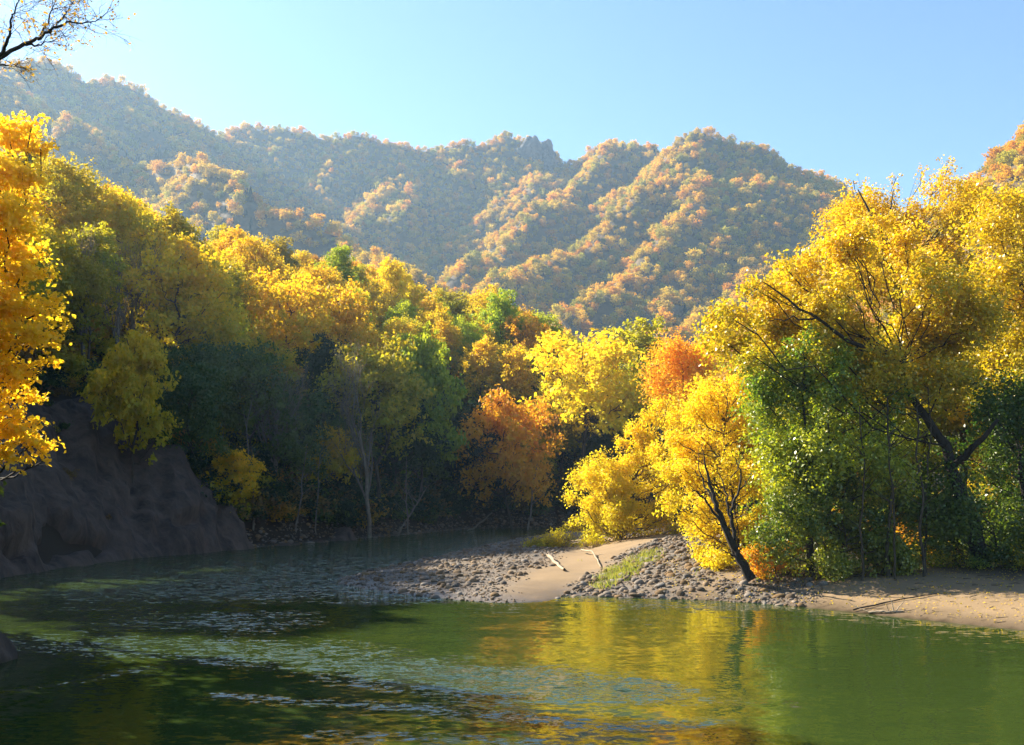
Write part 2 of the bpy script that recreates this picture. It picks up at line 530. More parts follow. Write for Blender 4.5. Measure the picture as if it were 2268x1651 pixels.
def water_mat():
    m, ns, ls = new_mat('river_water')
    geo = nd(ns, 'ShaderNodeNewGeometry')
    at = nd(ns, 'ShaderNodeAttribute', attribute_name='ripple')
    def noise(sx, sy, scale, detail, rough=0.55, dist=0.0):
        mp = nd(ns, 'ShaderNodeMapping'); mp.inputs['Scale'].default_value = (sx, sy, 1)
        mp.inputs['Rotation'].default_value = (0, 0, R(8))
        ls.new(geo.outputs['Position'], mp.inputs[0])
        n = nd(ns, 'ShaderNodeTexNoise'); n.inputs['Scale'].default_value = scale
        n.inputs['Detail'].default_value = detail; n.inputs['Roughness'].default_value = rough
        n.inputs['Distortion'].default_value = dist
        ls.new(mp.outputs[0], n.inputs['Vector'])
        return n.outputs['Fac']
    streak = noise(0.25, 1.0, 1.3, 5, 0.6, 0.4)
    mr = nd(ns, 'ShaderNodeMapRange'); mr.inputs[1].default_value = 0.38; mr.inputs[2].default_value = 0.62
    mr.inputs[3].default_value = 0.62; mr.inputs[4].default_value = 1.0
    ls.new(streak, mr.inputs[0])
    amp = math_node(ns, ls, 'MULTIPLY', at.outputs['Fac'], mr.outputs[0])
    def slopes(sx, sy, scale, detail, rough, amount):
        mp = nd(ns, 'ShaderNodeMapping'); mp.inputs['Scale'].default_value = (sx, sy, 1)
        mp.inputs['Rotation'].default_value = (0, 0, R(6))
        ls.new(geo.outputs['Position'], mp.inputs[0])
        n = nd(ns, 'ShaderNodeTexNoise'); n.inputs['Scale'].default_value = scale
        n.inputs['Detail'].default_value = detail; n.inputs['Roughness'].default_value = rough
        ls.new(mp.outputs[0], n.inputs['Vector'])
        v = nd(ns, 'ShaderNodeVectorMath', operation='SUBTRACT'); ls.new(n.outputs['Color'], v.inputs[0]); v.inputs[1].default_value = (.5, .5, .5)
        w = nd(ns, 'ShaderNodeVectorMath', operation='MULTIPLY'); ls.new(v.outputs[0], w.inputs[0]); w.inputs[1].default_value = (amount * 0.6, amount, 0)
        return w.outputs[0]
    def vadd(a, b):
        v = nd(ns, 'ShaderNodeVectorMath', operation='ADD'); ls.new(a, v.inputs[0]); ls.new(b, v.inputs[1]); return v.outputs[0]
    fast = vadd(slopes(0.5, 1.0, 4.6, 3, 0.6, 2.8), slopes(0.55, 1.0, 13.0, 2, 0.5, 2.2))
    sc1 = nd(ns, 'ShaderNodeVectorMath', operation='SCALE'); ls.new(fast, sc1.inputs[0]); ls.new(amp, sc1.inputs['Scale'])
    calm = vadd(slopes(0.3, 1.0, 1.2, 2, 0.5, 0.10), slopes(0.5, 1.0, 7.0, 2, 0.5, 0.13))
    tot = vadd(sc1.outputs[0], calm)
    up = nd(ns, 'ShaderNodeVectorMath', operation='ADD'); ls.new(tot, up.inputs[0]); up.inputs[1].default_value = (0, 0, 1)
    nn = nd(ns, 'ShaderNodeVectorMath', operation='NORMALIZE'); ls.new(up.outputs[0], nn.inputs[0])
    b = nd(ns, 'ShaderNodeBsdfPrincipled')
    b.inputs['Base Color'].default_value = (0.030, 0.049, 0.009, 1)
    b.inputs['Roughness'].default_value = 0.03
    b.inputs['IOR'].default_value = 1.38
    ls.new(nn.outputs[0], b.inputs['Normal'])
    out = nd(ns, 'ShaderNodeOutputMaterial'); ls.new(b.outputs[0], out.inputs[0])
    return m
WATER = water_mat()
rip = ripple_field(wx, wy)
wz = np.zeros_like(wx)
tag(obj('river', mesh_from('river', np.stack([wx, wy, wz], 1), wq, WATER, True, {'ripple': np.minimum(rip * .5, 1.4)})), kind='structure')

# ------------------------------------------------------------------ mountains
TREE_PX = 9
RIDGES = [  # (picture x, y, distance) runs of crest line; the ground lies a tree's height below
    [(-260, 160, 900), (-100, 148, 900), (0, 147, 900), (60, 144, 900), (110, 152, 905), (160, 154, 910), (210, 174, 920), (270, 178, 930), (330, 194, 940), (400, 250, 950), (450, 284, 955), (490, 312, 960), (540, 360, 960), (600, 430, 960)],
    [(250, 196, 930), (320, 250, 880), (400, 320, 830), (470, 380, 790)],
    [(90, 165, 905), (180, 260, 850), (260, 330, 800)],
    [(-180, 150, 800), (0, 180, 780), (120, 238, 750), (200, 268, 720), (300, 338, 690), (400, 368, 660), (450, 396, 640), (520, 416, 620), (600, 456, 590), (700, 488, 560), (800, 532, 530), (900, 600, 500), (1000, 680, 480)],
    [(440, 380, 980), (505, 300, 1000), (560, 288, 1000), (620, 290, 1000), (700, 302, 1000), (780, 304, 1000), (850, 328, 1000), (920, 326, 1000), (1000, 335, 1000), (1080, 332, 1000), (1150, 322, 1000), (1195, 312, 1000), (1225, 322, 1000), (1245, 347, 990), (1300, 355, 985), (1345, 331, 980), (1375, 318, 970), (1410, 333, 960), (1450, 360, 900), (1490, 352, 850)],
    [(600, 296, 1000), (630, 380, 940), (660, 440, 890)],
    [(740, 306, 1000), (760, 390, 930), (740, 450, 880)],
    [(880, 333, 1000), (905, 400, 930), (880, 412, 905), (850, 445, 870), (810, 480, 810), (785, 520, 760)],
    [(905, 400, 930), (930, 480, 850), (900, 540, 790)],
    [(1050, 340, 1000), (1000, 410, 940), (960, 480, 880), (900, 550, 800)],
    [(1120, 332, 1000), (1090, 420, 930), (1070, 500, 860), (1040, 560, 800)],
    [(1190, 316, 1000), (1160, 400, 930), (1140, 480, 860), (1110, 540, 800)],
    [(1375, 320, 970), (1330, 370, 910), (1290, 395, 870), (1230, 450, 800), (1170, 508, 740), (1080, 556, 680), (1040, 610, 640)],
    [(1440, 372, 880), (1485, 330, 840), (1505, 285, 825), (1540, 276, 820), (1600, 284, 820), (1650, 306, 825), (1720, 346, 830), (1790, 390, 840), (1850, 430, 850), (1950, 488, 870), (2100, 560, 900)],
    [(1500, 330, 830), (1450, 395, 790), (1400, 450, 750), (1300, 535, 680), (1200, 590, 620), (1100, 640, 570)],
    [(1470, 380, 800), (1400, 520, 730), (1290, 620, 640), (1200, 680, 580)],
    [(1570, 306, 820), (1530, 400, 760), (1450, 530, 680), (1350, 630, 600), (1250, 700, 540)],
    [(1640, 324, 825), (1620, 420, 760), (1590, 510, 700), (1500, 610, 620), (1420, 690, 560)],
    [(1720, 362, 830), (1720, 450, 770), (1700, 530, 710), (1640, 610, 640), (1560, 680, 560), (1490, 740, 500)],
    [(1830, 430, 850), (1800, 520, 780), (1740, 600, 700)],
    [(2420, 215, 390), (2268, 312, 420), (2190, 352, 430), (2130, 388, 440), (2060, 440, 450), (1960, 520, 460), (1850, 610, 470), (1700, 720, 480)],
    [(2300, 300, 420), (2320, 420, 370), (2300, 560, 330)],
]
rp = []
for run in RIDGES:
    pts = np.array([P(px, py - 8, Y) for px, py, Y in run])
    for a, b in zip(pts[:-1], pts[1:]):
        n = max(2, int(np.linalg.norm(b - a) / 7))
        t = np.linspace(0, 1, n, endpoint=False)[:, None]
        rp.append(a + (b - a) * t)
rp = np.concatenate(rp)
rp[:, 2] += 1.5 * fbm(rp[:, 0] * 0.05, rp[:, 1] * 0.05, 3)

MX = np.arange(-760, 900, 7.0); MY = np.arange(250, 1160, 7.0)
mx_, my_, mq = grid_mesh(MX, MY)
mz = np.full(mx_.shape, -10.0)
wxx = mx_ + 16 * fbm(mx_ * .011 + 3, my_ * .011, 3); wyy = my_ + 16 * fbm(mx_ * .011 + 40, my_ * .011 + 7, 3)
wob = 9.0 * fbm(mx_ * 0.02, my_ * 0.02, 4)
for s in range(0, len(rp), 60):
    c = rp[s:s + 60]
    d = np.sqrt((wxx[:, None] - c[None, :, 0]) ** 2 + (wyy[:, None] - c[None, :, 1]) ** 2)
    zz = c[None, :, 2] - 1.30 * d + 0.0018 * np.minimum(d, 200.0) ** 2
    mz = np.maximum(mz, zz.max(1))
mz += wob * sstep(0, 60, mz + 10) * 0.8
MZ = mz.reshape(len(MX), len(MY))
# smooth a little so crests are rounded
for _ in range(1):
    Zp = np.pad(MZ, 1, mode='edge')
    MZ = (Zp[1:-1, 1:-1] * 4 + Zp[:-2, 1:-1] + Zp[2:, 1:-1] + Zp[1:-1, :-2] + Zp[1:-1, 2:]) / 8
mz = MZ.ravel()
FOREST_FLOOR = noise_mat('forest_floor', (0.05, 0.04, 0.02), (0.16, 0.10, 0.04), scale=0.08, bump=0.5, dist=3)
tag(obj('mountains', mesh_from('mountains', np.stack([mx_, my_, mz], 1), mq, FOREST_FLOOR, True)), kind='structure')
xs = np.linspace(-1500, 1500, 40); ys = np.linspace(-420, 1900, 40)
fx, fy, fq = grid_mesh(xs, ys)
tag(obj('ground', mesh_from('ground', np.stack([fx, fy, np.full_like(fx, -6.0)], 1), fq, FOREST_FLOOR, True)), kind='structure')

def mheight(x, y):
    u = np.clip((np.asarray(x) - MX[0]) / 7.0, 0, len(MX) - 1.001); v = np.clip((np.asarray(y) - MY[0]) / 7.0, 0, len(MY) - 1.001)
    i = u.astype(int); j = v.astype(int); a = u - i; b = v - j
    return (MZ[i, j] * (1 - a) + MZ[i + 1, j] * a) * (1 - b) + (MZ[i, j + 1] * (1 - a) + MZ[i + 1, j + 1] * a) * b

# ------------------------------------------------------------------ tree builders
def crown_leaves(lobes, n_leaf, rng, size, cpl=26, flat=0.5, clr=0.24, shell=(0.55, 1.0), up=0.35, sag=0.0, aspect=0.62, sizev=0.35):
    """lobes: rows of cx cy cz rx ry rz -> leaf quads, tones, cluster centres"""
    lobes = np.asarray(lobes, float)
    w = (lobes[:, 3] * lobes[:, 4] * lobes[:, 5]) ** (2 / 3); w /= w.sum()
    ccs, crs, cto, lob = [], [], [], []
    for i, L in enumerate(lobes):
        n = max(5, int(round(cpl * len(lobes) * w[i])))
        d = unit(rng.normal(size=(n, 3)) + np.array([0, 0, up]))
        c = L[:3] + d * L[3:6] * rng.uniform(*shell, size=(n, 1))
        ccs.append(c); crs.append(np.full(n, L[3:6].mean())); lob.append(np.full(n, i))
        cto.append(np.clip(rng.normal(0.45 + 0.15 * rng.normal(), 0.25, n), 0, 1))
    cc = np.concatenate(ccs); cr = np.concatenate(crs) * clr; ct = np.concatenate(cto); lob = np.concatenate(lob)
    cr = cr * np.exp(rng.normal(0, 0.3, len(cr)))
    wt = cr ** 2; k = rng.choice(len(cc), n_leaf, p=wt / wt.sum())
    cen0 = lobes[lob, :3]
    ax = unit(unit(cc - cen0) * np.array([1, 1, 0.5]) + rng.normal(size=cc.shape) * 0.45 + np.array([0, 0, 0.1]))
    g = rng.normal(size=(n_leaf, 3)) * np.array([1, 1, flat * 1.6]) * 0.5
    along = rng.normal(size=(n_leaf, 1)) * 0.9
    off = (g + ax[k] * along) * cr[k][:, None]
    stray = rng.random(n_leaf) < 0.05
    off[stray] *= 1.5
    nrm_ = np.linalg.norm(off, axis=1) / cr[k]
    off *= (np.minimum(nrm_, 1.9) / np.maximum(nrm_, 1e-6))[:, None]
    off[:, 2] -= np.minimum(sag * (off[:, 0] ** 2 + off[:, 1] ** 2) / np.maximum(cr[k], 0.05), .6 * cr[k])
    pos = cc[k] + off
    cen = lobes[lob[k], :3]
    nr = unit(pos - cen) * 0.35 + np.array([0, 0, 0.55]) + rng.normal(size=(n_leaf, 3)) * 0.7
    sz = size * (1 + sizev * rng.uniform(-1, 1, n_leaf))
    V, Q = leaf_quads(pos, nr, sz, rng, aspect)
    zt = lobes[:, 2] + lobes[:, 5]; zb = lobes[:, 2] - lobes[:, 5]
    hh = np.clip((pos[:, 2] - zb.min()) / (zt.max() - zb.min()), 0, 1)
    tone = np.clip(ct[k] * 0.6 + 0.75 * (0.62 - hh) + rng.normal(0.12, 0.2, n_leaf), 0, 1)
    return V, Q, np.repeat(tone, 4), cc, lob

def wobbly(p0, p1, n, amp, rng):
    t = np.linspace(0, 1, n)[:, None]
    p = p0 + (p1 - p0) * t
    L = np.linalg.norm(p1 - p0)
    w = np.cumsum(rng.normal(size=(n, 3)), 0) * amp * L / n
    w -= w[0]; w -= (w[-1]) * t
    return p + w

def skeleton(mb, lobes, cc, lob, trunk, r0, rng, twigs=6, sides=7, twig_r=0.035, limb=0.55):
    trunk = np.asarray(trunk, float)
    n = len(trunk)
    rad = r0 * (1 - 0.8 * np.linspace(0, 1, n) ** 0.9); rad[0] *= 1.35
    mb.tube(trunk, rad, sides)
    tz = trunk[:, 2]
    for i, L in enumerate(lobes):
        c = np.asarray(L[:3], float)
        hd = np.linalg.norm(c[:2] - trunk[-1, :2])
        zst = c[2] - 0.55 * hd - 0.5 * L[5]
        k = int(np.clip(np.searchsorted(tz, zst), 1, n - 2))
        p0 = trunk[k]; r = max(rad[k] * limb, 0.025)
        mid = p0 + (c - p0) * 0.5 + np.array([0, 0, -0.12 * hd]) + rng.normal(size=3) * 0.1 * L[3]
        b = bez(p0, mid, c, 8)
        b[1:-1] += rng.normal(size=(6, 3)) * 0.03 * np.linalg.norm(c - p0)
        mb.tube(b, np.linspace(r, max(r * 0.3, 0.02), 8), 5)
        own = np.nonzero(lob == i)[0]
        for j in rng.permutation(own)[:twigs]:
            q = b[rng.integers(4, 8)]
            e = cc[j]
            m2 = (q + e) / 2 + np.array([0, 0, 0.1]) * np.linalg.norm(e - q)
            tr = min(r * 0.32, twig_r * 1.5)
            mb.tube(bez(q, m2, e, 4), np.linspace(tr, tr * 0.3, 4), 3)

def generic_lobes(Ht, Rad, n, rng, low=0.3, top_w=0.55, jit=0.18, lobe_r=0.42):
    """lobes on an egg-shaped envelope; Ht tree height, Rad crown radius"""
    out = []
    zc = Ht * (low + 1) / 2; rz = Ht * (1 - low) / 2
    ga = 2.39996
    for i in range(n):
        f = (i + 0.5) / n
        cz = -0.85 + 1.7 * f
        rr = math.sqrt(max(0.0, 1 - cz * cz)) * (1 - (1 - top_w) * max(cz, 0))
        a = i * ga + rng.uniform(-0.5, 0.5)
        k = rng.uniform(0.55, 0.85)
        lr = Rad * lobe_r * rng.uniform(0.75, 1.2)
        out.append((math.cos(a) * rr * Rad * k, math.sin(a) * rr * Rad * k, zc + cz * (rz - lr * 0.55) + rng.normal() * jit, lr, lr, lr * rng.uniform(0.65, 0.9)))
    out.append((0, 0, zc + rz * 0.15, Rad * 0.5, Rad * 0.5, rz * 0.55))
    return out

def make_proto(seed, Ht, Rad, n_lobes, n_leaf, leaf, low=0.3, top_w=0.6, r0=None, flat=0.5, twigs=5, cpl=24, clr=0.24, sag=0.0, lobe_r=0.42, bark=None):
    rng = np.random.default_rng(seed)
    lob = generic_lobes(Ht, Rad, n_lobes, rng, low, top_w, lobe_r=lobe_r)
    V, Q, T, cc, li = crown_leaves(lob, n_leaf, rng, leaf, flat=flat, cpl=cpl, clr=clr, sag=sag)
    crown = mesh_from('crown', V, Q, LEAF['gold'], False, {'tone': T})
    mb = MB()
    trunk = wobbly(np.array([0, 0, -0.6]), np.array([rng.normal() * 0.4, rng.normal() * 0.4, Ht * 0.86]), 10, 0.25, rng)
    skeleton(mb, lob, cc, li, trunk, r0 or Ht * 0.014, rng, twigs=twigs)
    return crown, mb.mesh('trunk', bark or BARK)

def bare_mesh(seed, Ht, spread, levels=4, r0=0.16, up=0.35, mat=None, leaves=0, leaf=0.1, lmat=None, start=0.25, splits=(3, 5), first=None, base_dir=(0, 0, 1)):
    rng = np.random.default_rng(seed)
    mb = MB(); tips = []
    def grow(p, d, L, r, lev):
        n = 6
        pts = [p]; dd = d.copy()
        for i in range(n - 1):
            dd = unit(dd + rng.normal(size=3) * 0.13 + np.array([0, 0, up * 0.12]))
            pts.append(pts[-1] + dd * L / (n - 1))
        pts = np.array(pts)
        mb.tube(pts, np.linspace(r, r * 0.42, n), 6 if lev == 0 else (4 if lev == 1 else 3))
        if lev >= levels:
            tips.append(pts)
            return
        k = rng.integers(splits[0], splits[1] + 1) + (4 if lev == 0 else 0)
        for i in range(k):
            t = rng.uniform(start if lev == 0 else 0.25, 1.0)
            j = t * (n - 1); a = int(min(j, n - 2)); q = pts[a] + (pts[a + 1] - pts[a]) * (j - a)
            side = rng.normal(size=3); side -= (side @ dd) * dd; side = unit(side)
            nd_ = unit(dd * rng.uniform(0.5, 1.0) + side * spread * rng.uniform(0.5, 1.0))
            grow(q, nd_, L * rng.uniform(0.42, 0.68) * (1.05 - 0.35 * t if lev == 0 else 1), max(r * (1 - 0.5 * t) * 0.5, 0.006), lev + 1)
    grow(np.array([0, 0, -0.3.__float__()]), unit(np.array(base_dir, float)), Ht * 0.62, r0, 0)
    tm = mb.mesh('trunk', mat or BARK)
    cm = None
    if leaves:
        T = np.concatenate(tips)
        pos = T[rng.integers(0, len(T), leaves)] + rng.normal(size=(leaves, 3)) * leaf * 1.5
        V, Q = leaf_quads(pos, rng.normal(size=(leaves, 3)) + np.array([0, 0, .5]), leaf * rng.uniform(0.7, 1.3, leaves), rng)
        cm = mesh_from('crown', V, Q, lmat, False, {'tone': np.repeat(rng.random(leaves), 4)})
    return tm, cm

def put_tree(name, crown, trunk, loc, rz, s, lmat, label, group=None, cat='tree', bark=None, tilt=(0, 0)):
    e = empty(name, loc, rz, s if isinstance(s, tuple) else (s, s, s))
    e.rotation_euler = (tilt[0], tilt[1], rz)
    tag(e, label, cat, group)
    t = obj('trunk', trunk, e)
    if bark is not None:
        t.material_slots[0].link = 'OBJECT'; t.material_slots[0].material = bark
    if crown is not None:
        c = obj('crown', crown, e)
        if lmat is not None:
            c.material_slots[0].link = 'OBJECT'; c.material_slots[0].material = lmat
    return e

# ------------------------------------------------------------------ hillside woods on the far bank
PROT = []
for i, (Ht, Rad, nl, low, tw, lr) in enumerate([(14, 4.6, 16, .28, .65, .42), (15, 4.0, 15, .25, .5, .42), (12, 4.8, 15, .2, .75, .40), (16, 4.2, 18, .3, .55, .38),
                                            (13, 5.2, 18, .3, .8, .36), (11, 3.6, 12, .15, .6, .45), (15, 5.0, 20, .35, .7, .34), (9, 3.4, 10, .1, .7, .46)]):
    PROT.append(make_proto(100 + i, Ht, Rad, nl, 9500, 0.33, low, tw, flat=0.45, sag=0.10, lobe_r=lr, clr=.22, cpl=20))
BARE = [bare_mesh(200 + i, 12, 0.42, 4, 0.17, 1.0, BARK_PALE, start=0.3, leaves=500, leaf=0.15, lmat=LEAF['brown'], splits=(4, 6)) for i in range(3)]

hill = []   # (x, y, proto, scale, material, name)
rng = np.random.default_rng(5)
def hill_at(px, py_base_depth, **kw):
    pass

cand = []
tries = 0
xs_, ys_ = rng.uniform(-100, 60, 16000), rng.uniform(40, 190, 16000)
dl_, par_ = pl_dist(xs_, ys_, LB); inl_ = in_poly(xs_, ys_, LB_POLY)
zs_ = height(xs_, ys_)
chosen = np.zeros((0, 2))
HILL = []
KEY = [  # picture column, top row, distance, proto, scale, colour  (named trees of the hillside)
    (1300, 712, 106, 4, 1.45, 'yellow'), (1420, 690, 114, 1, 1.35, 'olive'), (1130, 850, 98, 2, 1.05, 'orange'), (1500, 752, 112, 2, 1.2, 'orange'),
    (930, 690, 92, 5, 1.0, 'lime'), (640, 585, 92, 4, 1.0, 'gold'), (745, 610, 96, 2, 1.0, 'gold'), (410, 505, 78, 2, 1.0, 'gold'), (830, 735, 84, 0, 1.05, 'olive'),
    (300, 690, 62, 5, .7, 'gold'), (520, 985, 68, 7, .6, 'gold'),
]
def key_tree(px, top, Y, k, s, c):
    p = P(px, top, Y)
    z = hz1(p[0], p[1])
    hgt = [14, 15, 12, 16, 13, 11, 15, 9][k]
    sz = (p[2] - z) / hgt
    return (p[0], p[1], z, k, (s, s, max(0.5, sz)), c)
for t in KEY:
    HILL.append(key_tree(*t))
    chosen = np.vstack([chosen, HILL[-1][:2]])
for x, y, z, d, ii in zip(xs_, ys_, zs_, dl_, inl_):
    d = abs(d)
    if not ii or d < 1.8 or d > 62 or z > 40:
        continue
    px, py = proj(np.array([x, y, z + 12]))
    if px < -120 or px > 1720:
        continue
    # keep the bare scar of the cliff open
    sx, sy = proj(np.array([x, y, z]))
    if sx < 560 and y < 72 and z < np.interp(sx, [0, 180, 300, 400, 560], [9, 10, 8, 5.0, 0.5]):
        continue
    if 205 < px < 385 and y < 80 and py < 640: continue
    if 760 < px < 890 and y < 82 and py < 1010: continue
    if 585 < px < 650 and y < 74 and py < 900: continue
    sp = (2.7 if d < 8 else 3.3) if d < 34 else 4.6
    if len(chosen) and ((chosen[:, 0] - x) ** 2 + (chosen[:, 1] - y) ** 2).min() < sp * sp:
        continue
    chosen = np.vstack([chosen, (x, y)])
    h = z / 24.0 + rng.normal() * 0.13
    u = rng.random()
    if h < 0.34:
        c = 'dark' if u < .5 else 'green' if u < .9 else 'olive' if u < .96 else 'gold'  # darkest leaf colours go low on the slope, deepening the shade there
        k = int(rng.choice([2, 5, 7, 0, 4])); s = rng.uniform(.5, .85)
    elif h < 0.55:
        c = 'green' if u < .34 else 'olive' if u < .58 else 'gold' if u < .76 else 'lime' if u < .86 else 'dark' if u < .96 else 'rust'
        k = int(rng.integers(0, 8)); s = rng.uniform(.5, .82)
    else:
        c = 'gold' if u < .30 else 'yellow' if u < .62 else 'olive' if u < .76 else 'lime' if u < .92 else 'orange' if u < .95 else 'rust' if u < .97 else 'green'
        k = int(rng.choice([0, 1, 2, 3, 4, 6])); s = rng.uniform(.5, .8)
    HILL.append((x, y, z, k, (s, s, s * rng.uniform(.95, 1.25)), c))

CLIFF_SHADE_TREES = ((-31, 48.5), (-36, 52), (-41.5, 56.5), (-32.5, 52.5), (-36.5, 58), (-33.5, 56.5), (-39, 61), (-29.5, 51), (-33, 48), (-27.8, 44.8), (-30, 44), (-38.5, 49.5))  # out-of-view trees added to throw shade on the upper reach
for j, (x, y) in enumerate(CLIFF_SHADE_TREES):
    q = (.62, .62, .62) if j in (9, 10) else (.78, .78, .82)
    put_tree('broadleaf_tree', *PROT[3], (x, y, hz1(x, y) - .2), j * 2.1, q, LEAF['gold'], 'golden tree added out of view on the cliff top to shade the river', 'shade trees added on the cliff top')
COLWORD = {'gold': 'golden', 'yellow': 'bright yellow', 'orange': 'orange', 'olive': 'olive yellow', 'lime': 'yellow green', 'green': 'green', 'dark': 'dark green', 'rust': 'rusty brown'}
hill_trees = []
HIDDEN_HILL = set([13, 18, 19, 21, 22, 23, 25, 26, 27, 29, 32, 33, 34, 36, 37, 40, 44, 45, 47, 48, 50, 51, 53, 55, 56, 58, 60, 61, 64, 65, 66, 70, 71, 73, 74, 76, 77, 78, 81, 82, 85, 87, 88, 89, 91, 92, 93, 94, 96, 97, 100, 101, 102, 105, 106, 107, 109, 113, 114, 115, 116, 117, 119, 120, 121, 122, 123, 124, 126, 130, 132, 133, 134, 135, 137, 138, 140, 142, 143, 145, 146, 147, 148, 149, 150, 153, 156, 157, 158, 159, 161, 162, 164, 165, 168, 169, 172, 175, 177, 179, 180, 182, 185, 186, 187, 189, 191, 192, 194, 195, 196, 197, 198, 199, 200, 201, 206, 207, 208, 209, 210, 211, 212, 213, 214, 216, 217, 219, 221, 223, 224, 228, 234, 237, 239, 240, 241, 244, 245, 246, 247, 249, 250, 252, 253, 254, 256, 259, 261, 262, 264, 265, 269, 271, 272, 275, 278, 280, 286, 287, 289, 293, 295, 296, 302, 303, 304])
HIDDEN_RIGHT = set([0, 1, 2, 7, 8, 9, 10, 16, 17, 20, 25, 26, 27, 29, 30, 31, 33])
for i, (x, y, z, k, s, c) in enumerate(HILL):
    if i in HIDDEN_HILL: rng.uniform(); continue
    if proj(np.array([x, y, z + 8]))[0] < 330 and c in ('lime', 'yellow', 'green'):
        c = 'gold' if c == 'yellow' else 'olive'          # the crest above the cliff has turned furthest
    cr, tr = PROT[k]
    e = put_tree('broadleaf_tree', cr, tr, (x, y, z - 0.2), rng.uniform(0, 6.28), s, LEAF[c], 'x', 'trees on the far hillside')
    hill_trees.append((e, c, x, y, z, [14, 15, 12, 16, 13, 11, 15, 9][k] * s[2], s[0]))
    e['slot'] = i
BARE_LABEL = ['middle one of the bare grey trees high above the cliff', 'slim bare grey tree just beside the middle one above the cliff', 'rightmost of the bare grey trees above the cliff', 'leftmost bare grey tree above the cliff, nearest the golden crowns',
    'tall half bare tree with a pale trunk low on the far hillside', 'bare rusty tree in the shade half way along the far hillside']
for j, (px, top, Y, k) in enumerate([(300, 470, 76, 0), (262, 480, 72, 1), (335, 500, 80, 2), (215, 470, 70, 1), (825, 770, 80, 2), (615, 745, 74, 0)]):
    p = P(px, top, Y); z = hz1(p[0], p[1])
    s = (p[2] - z) / 12.5
    put_tree('bare_tree', BARE[k][1], BARE[k][0], (p[0], p[1], z), j * 1.3, s, None, BARE_LABEL[j], 'bare trees on the far hillside')

stems = []
for j, (px, top, Y, r) in enumerate([(452, 1010, 68, .05), (478, 960, 70, .07), (560, 930, 69, .06), (655, 985, 73, .06), (700, 1000, 75, .05), (868, 1080, 83, .08), (905, 1010, 86, .07), (1160, 1010, 96, .09)]):
    rr = np.random.default_rng(170 + j)
    p = P(px, 1190, Y); z = hz1(p[0], p[1]); tp = P(px + rr.normal() * 25 + (60 if j == 5 else 0), top, Y) - np.array([p[0], p[1], z])
    mb = MB(); e = wobbly(np.array([0, 0, -.3]), tp, 12, .1, rr)
    mb.tube(e, np.linspace(r * 1.3, r * .4, 12), 6)
    for k in range(12):
        q = rr.integers(5, 12); a = rr.uniform(0, 6.28); l = rr.uniform(.7, 1.8)
        mb.tube(bez(e[q], e[q] + np.array([math.cos(a) * .5, math.sin(a) * .5, .3]) * l, e[q] + np.array([math.cos(a), math.sin(a), .9]) * l, 5), np.linspace(r * .35, .01, 5), 3)
    t = tag(empty('sapling', (p[0], p[1], z)), 'x', 'sapling', 'pale stems in the shade of the far bank')
    obj('trunk', mb.mesh('trunk', BARK_PALE), t)
    stems.append((t, '{rank}thin pale stem in the shade of the far bank', px, 0))

# ------------------------------------------------------------------ mountain forest
MPROT = [make_proto(300 + i, 12, 5.0, 12, 560, 1.2, .15, .75, flat=.6, twigs=0, cpl=8, clr=.32) for i in range(4)]
for c, t in MPROT:
    c.materials[0] = MOUNT
def pine_proto(seed):
    rng = np.random.default_rng(seed)
    n = 900
    t = rng.random(n) ** 0.8
    a = rng.uniform(0, 6.28, n)
    r = 3.4 * (1 - t) * rng.uniform(0.3, 1, n) + .1
    pos = np.stack([np.cos(a) * r, np.sin(a) * r, 1.0 + t * 10.5 - 0.25 * r], 1)
    V, Q = leaf_quads(pos, rng.normal(size=(n, 3)) * .5 + np.array([0, 0, 1.0]), np.full(n, .75), rng)
    mb = MB(); mb.tube(np.array([[0, 0, -1.], [0, 0, 6], [0, 0, 11]]), [.25, .16, .03], 5)
    return mesh_from('crown', V, Q, PINE, False, {'tone': np.repeat(rng.random(n), 4)}), mb.mesh('trunk', BARK)
PPROT = [pine_proto(400)]

rng = np.random.default_rng(77)
N = 90000
tx = rng.uniform(-640, 640, N); ty = rng.uniform(300, 1040, N)
tz = mheight(tx, ty)
qx, qy = proj(np.stack([tx, ty, tz + 8], 1))
keep = (qx > -60) & (qx < W + 60) & (tz > 5)
tx, ty, tz = tx[keep], ty[keep], tz[keep]
# can the camera see the treetop over the ground in front?
tp = np.stack([tx, ty, tz + 13], 1)
vis = np.ones(len(tx), bool)
for f in np.linspace(0.35, 0.985, 70):
    q = CAM + (tp - CAM) * f
    inside = (q[:, 1] > MY[0]) & (np.linalg.norm((tp - q), axis=1) > 14)
    vis &= ~(inside & (mheight(q[:, 0], q[:, 1]) + 4 > q[:, 2]))
tx, ty, tz = tx[vis], ty[vis], tz[vis]
order = np.argsort(ty)
cell = {}
sel = []
for i in rng.permutation(len(tx)):
    s = 3.9
    k = (int(tx[i] // s), int(ty[i] // s))
    ok = True
    for a in (-1, 0, 1):
        for b in (-1, 0, 1):
            for j in cell.get((k[0] + a, k[1] + b), ()):
                if (tx[i] - tx[j]) ** 2 + (ty[i] - ty[j]) ** 2 < s * s:
                    ok = False
    if ok:
        cell.setdefault(k, []).append(i); sel.append(i)
sel = np.array(sel)
tx, ty, tz = tx[sel], ty[sel], tz[sel]
ms = np.clip(np.exp(rng.normal(-.52, .26, len(tx))), .3, 1.0); mr = rng.uniform(0, 6.28, len(tx)); mk = rng.integers(0, 4, len(tx))
# pines gather on the darker crests
pn = (fbm(tx * .012 + 5, ty * .012, 2) + 0.25 * rng.normal(size=len(tx))) > 0.95
mk = np.where(pn, 4, mk)
print('mountain trees', len(tx), 'hill trees', len(HILL))

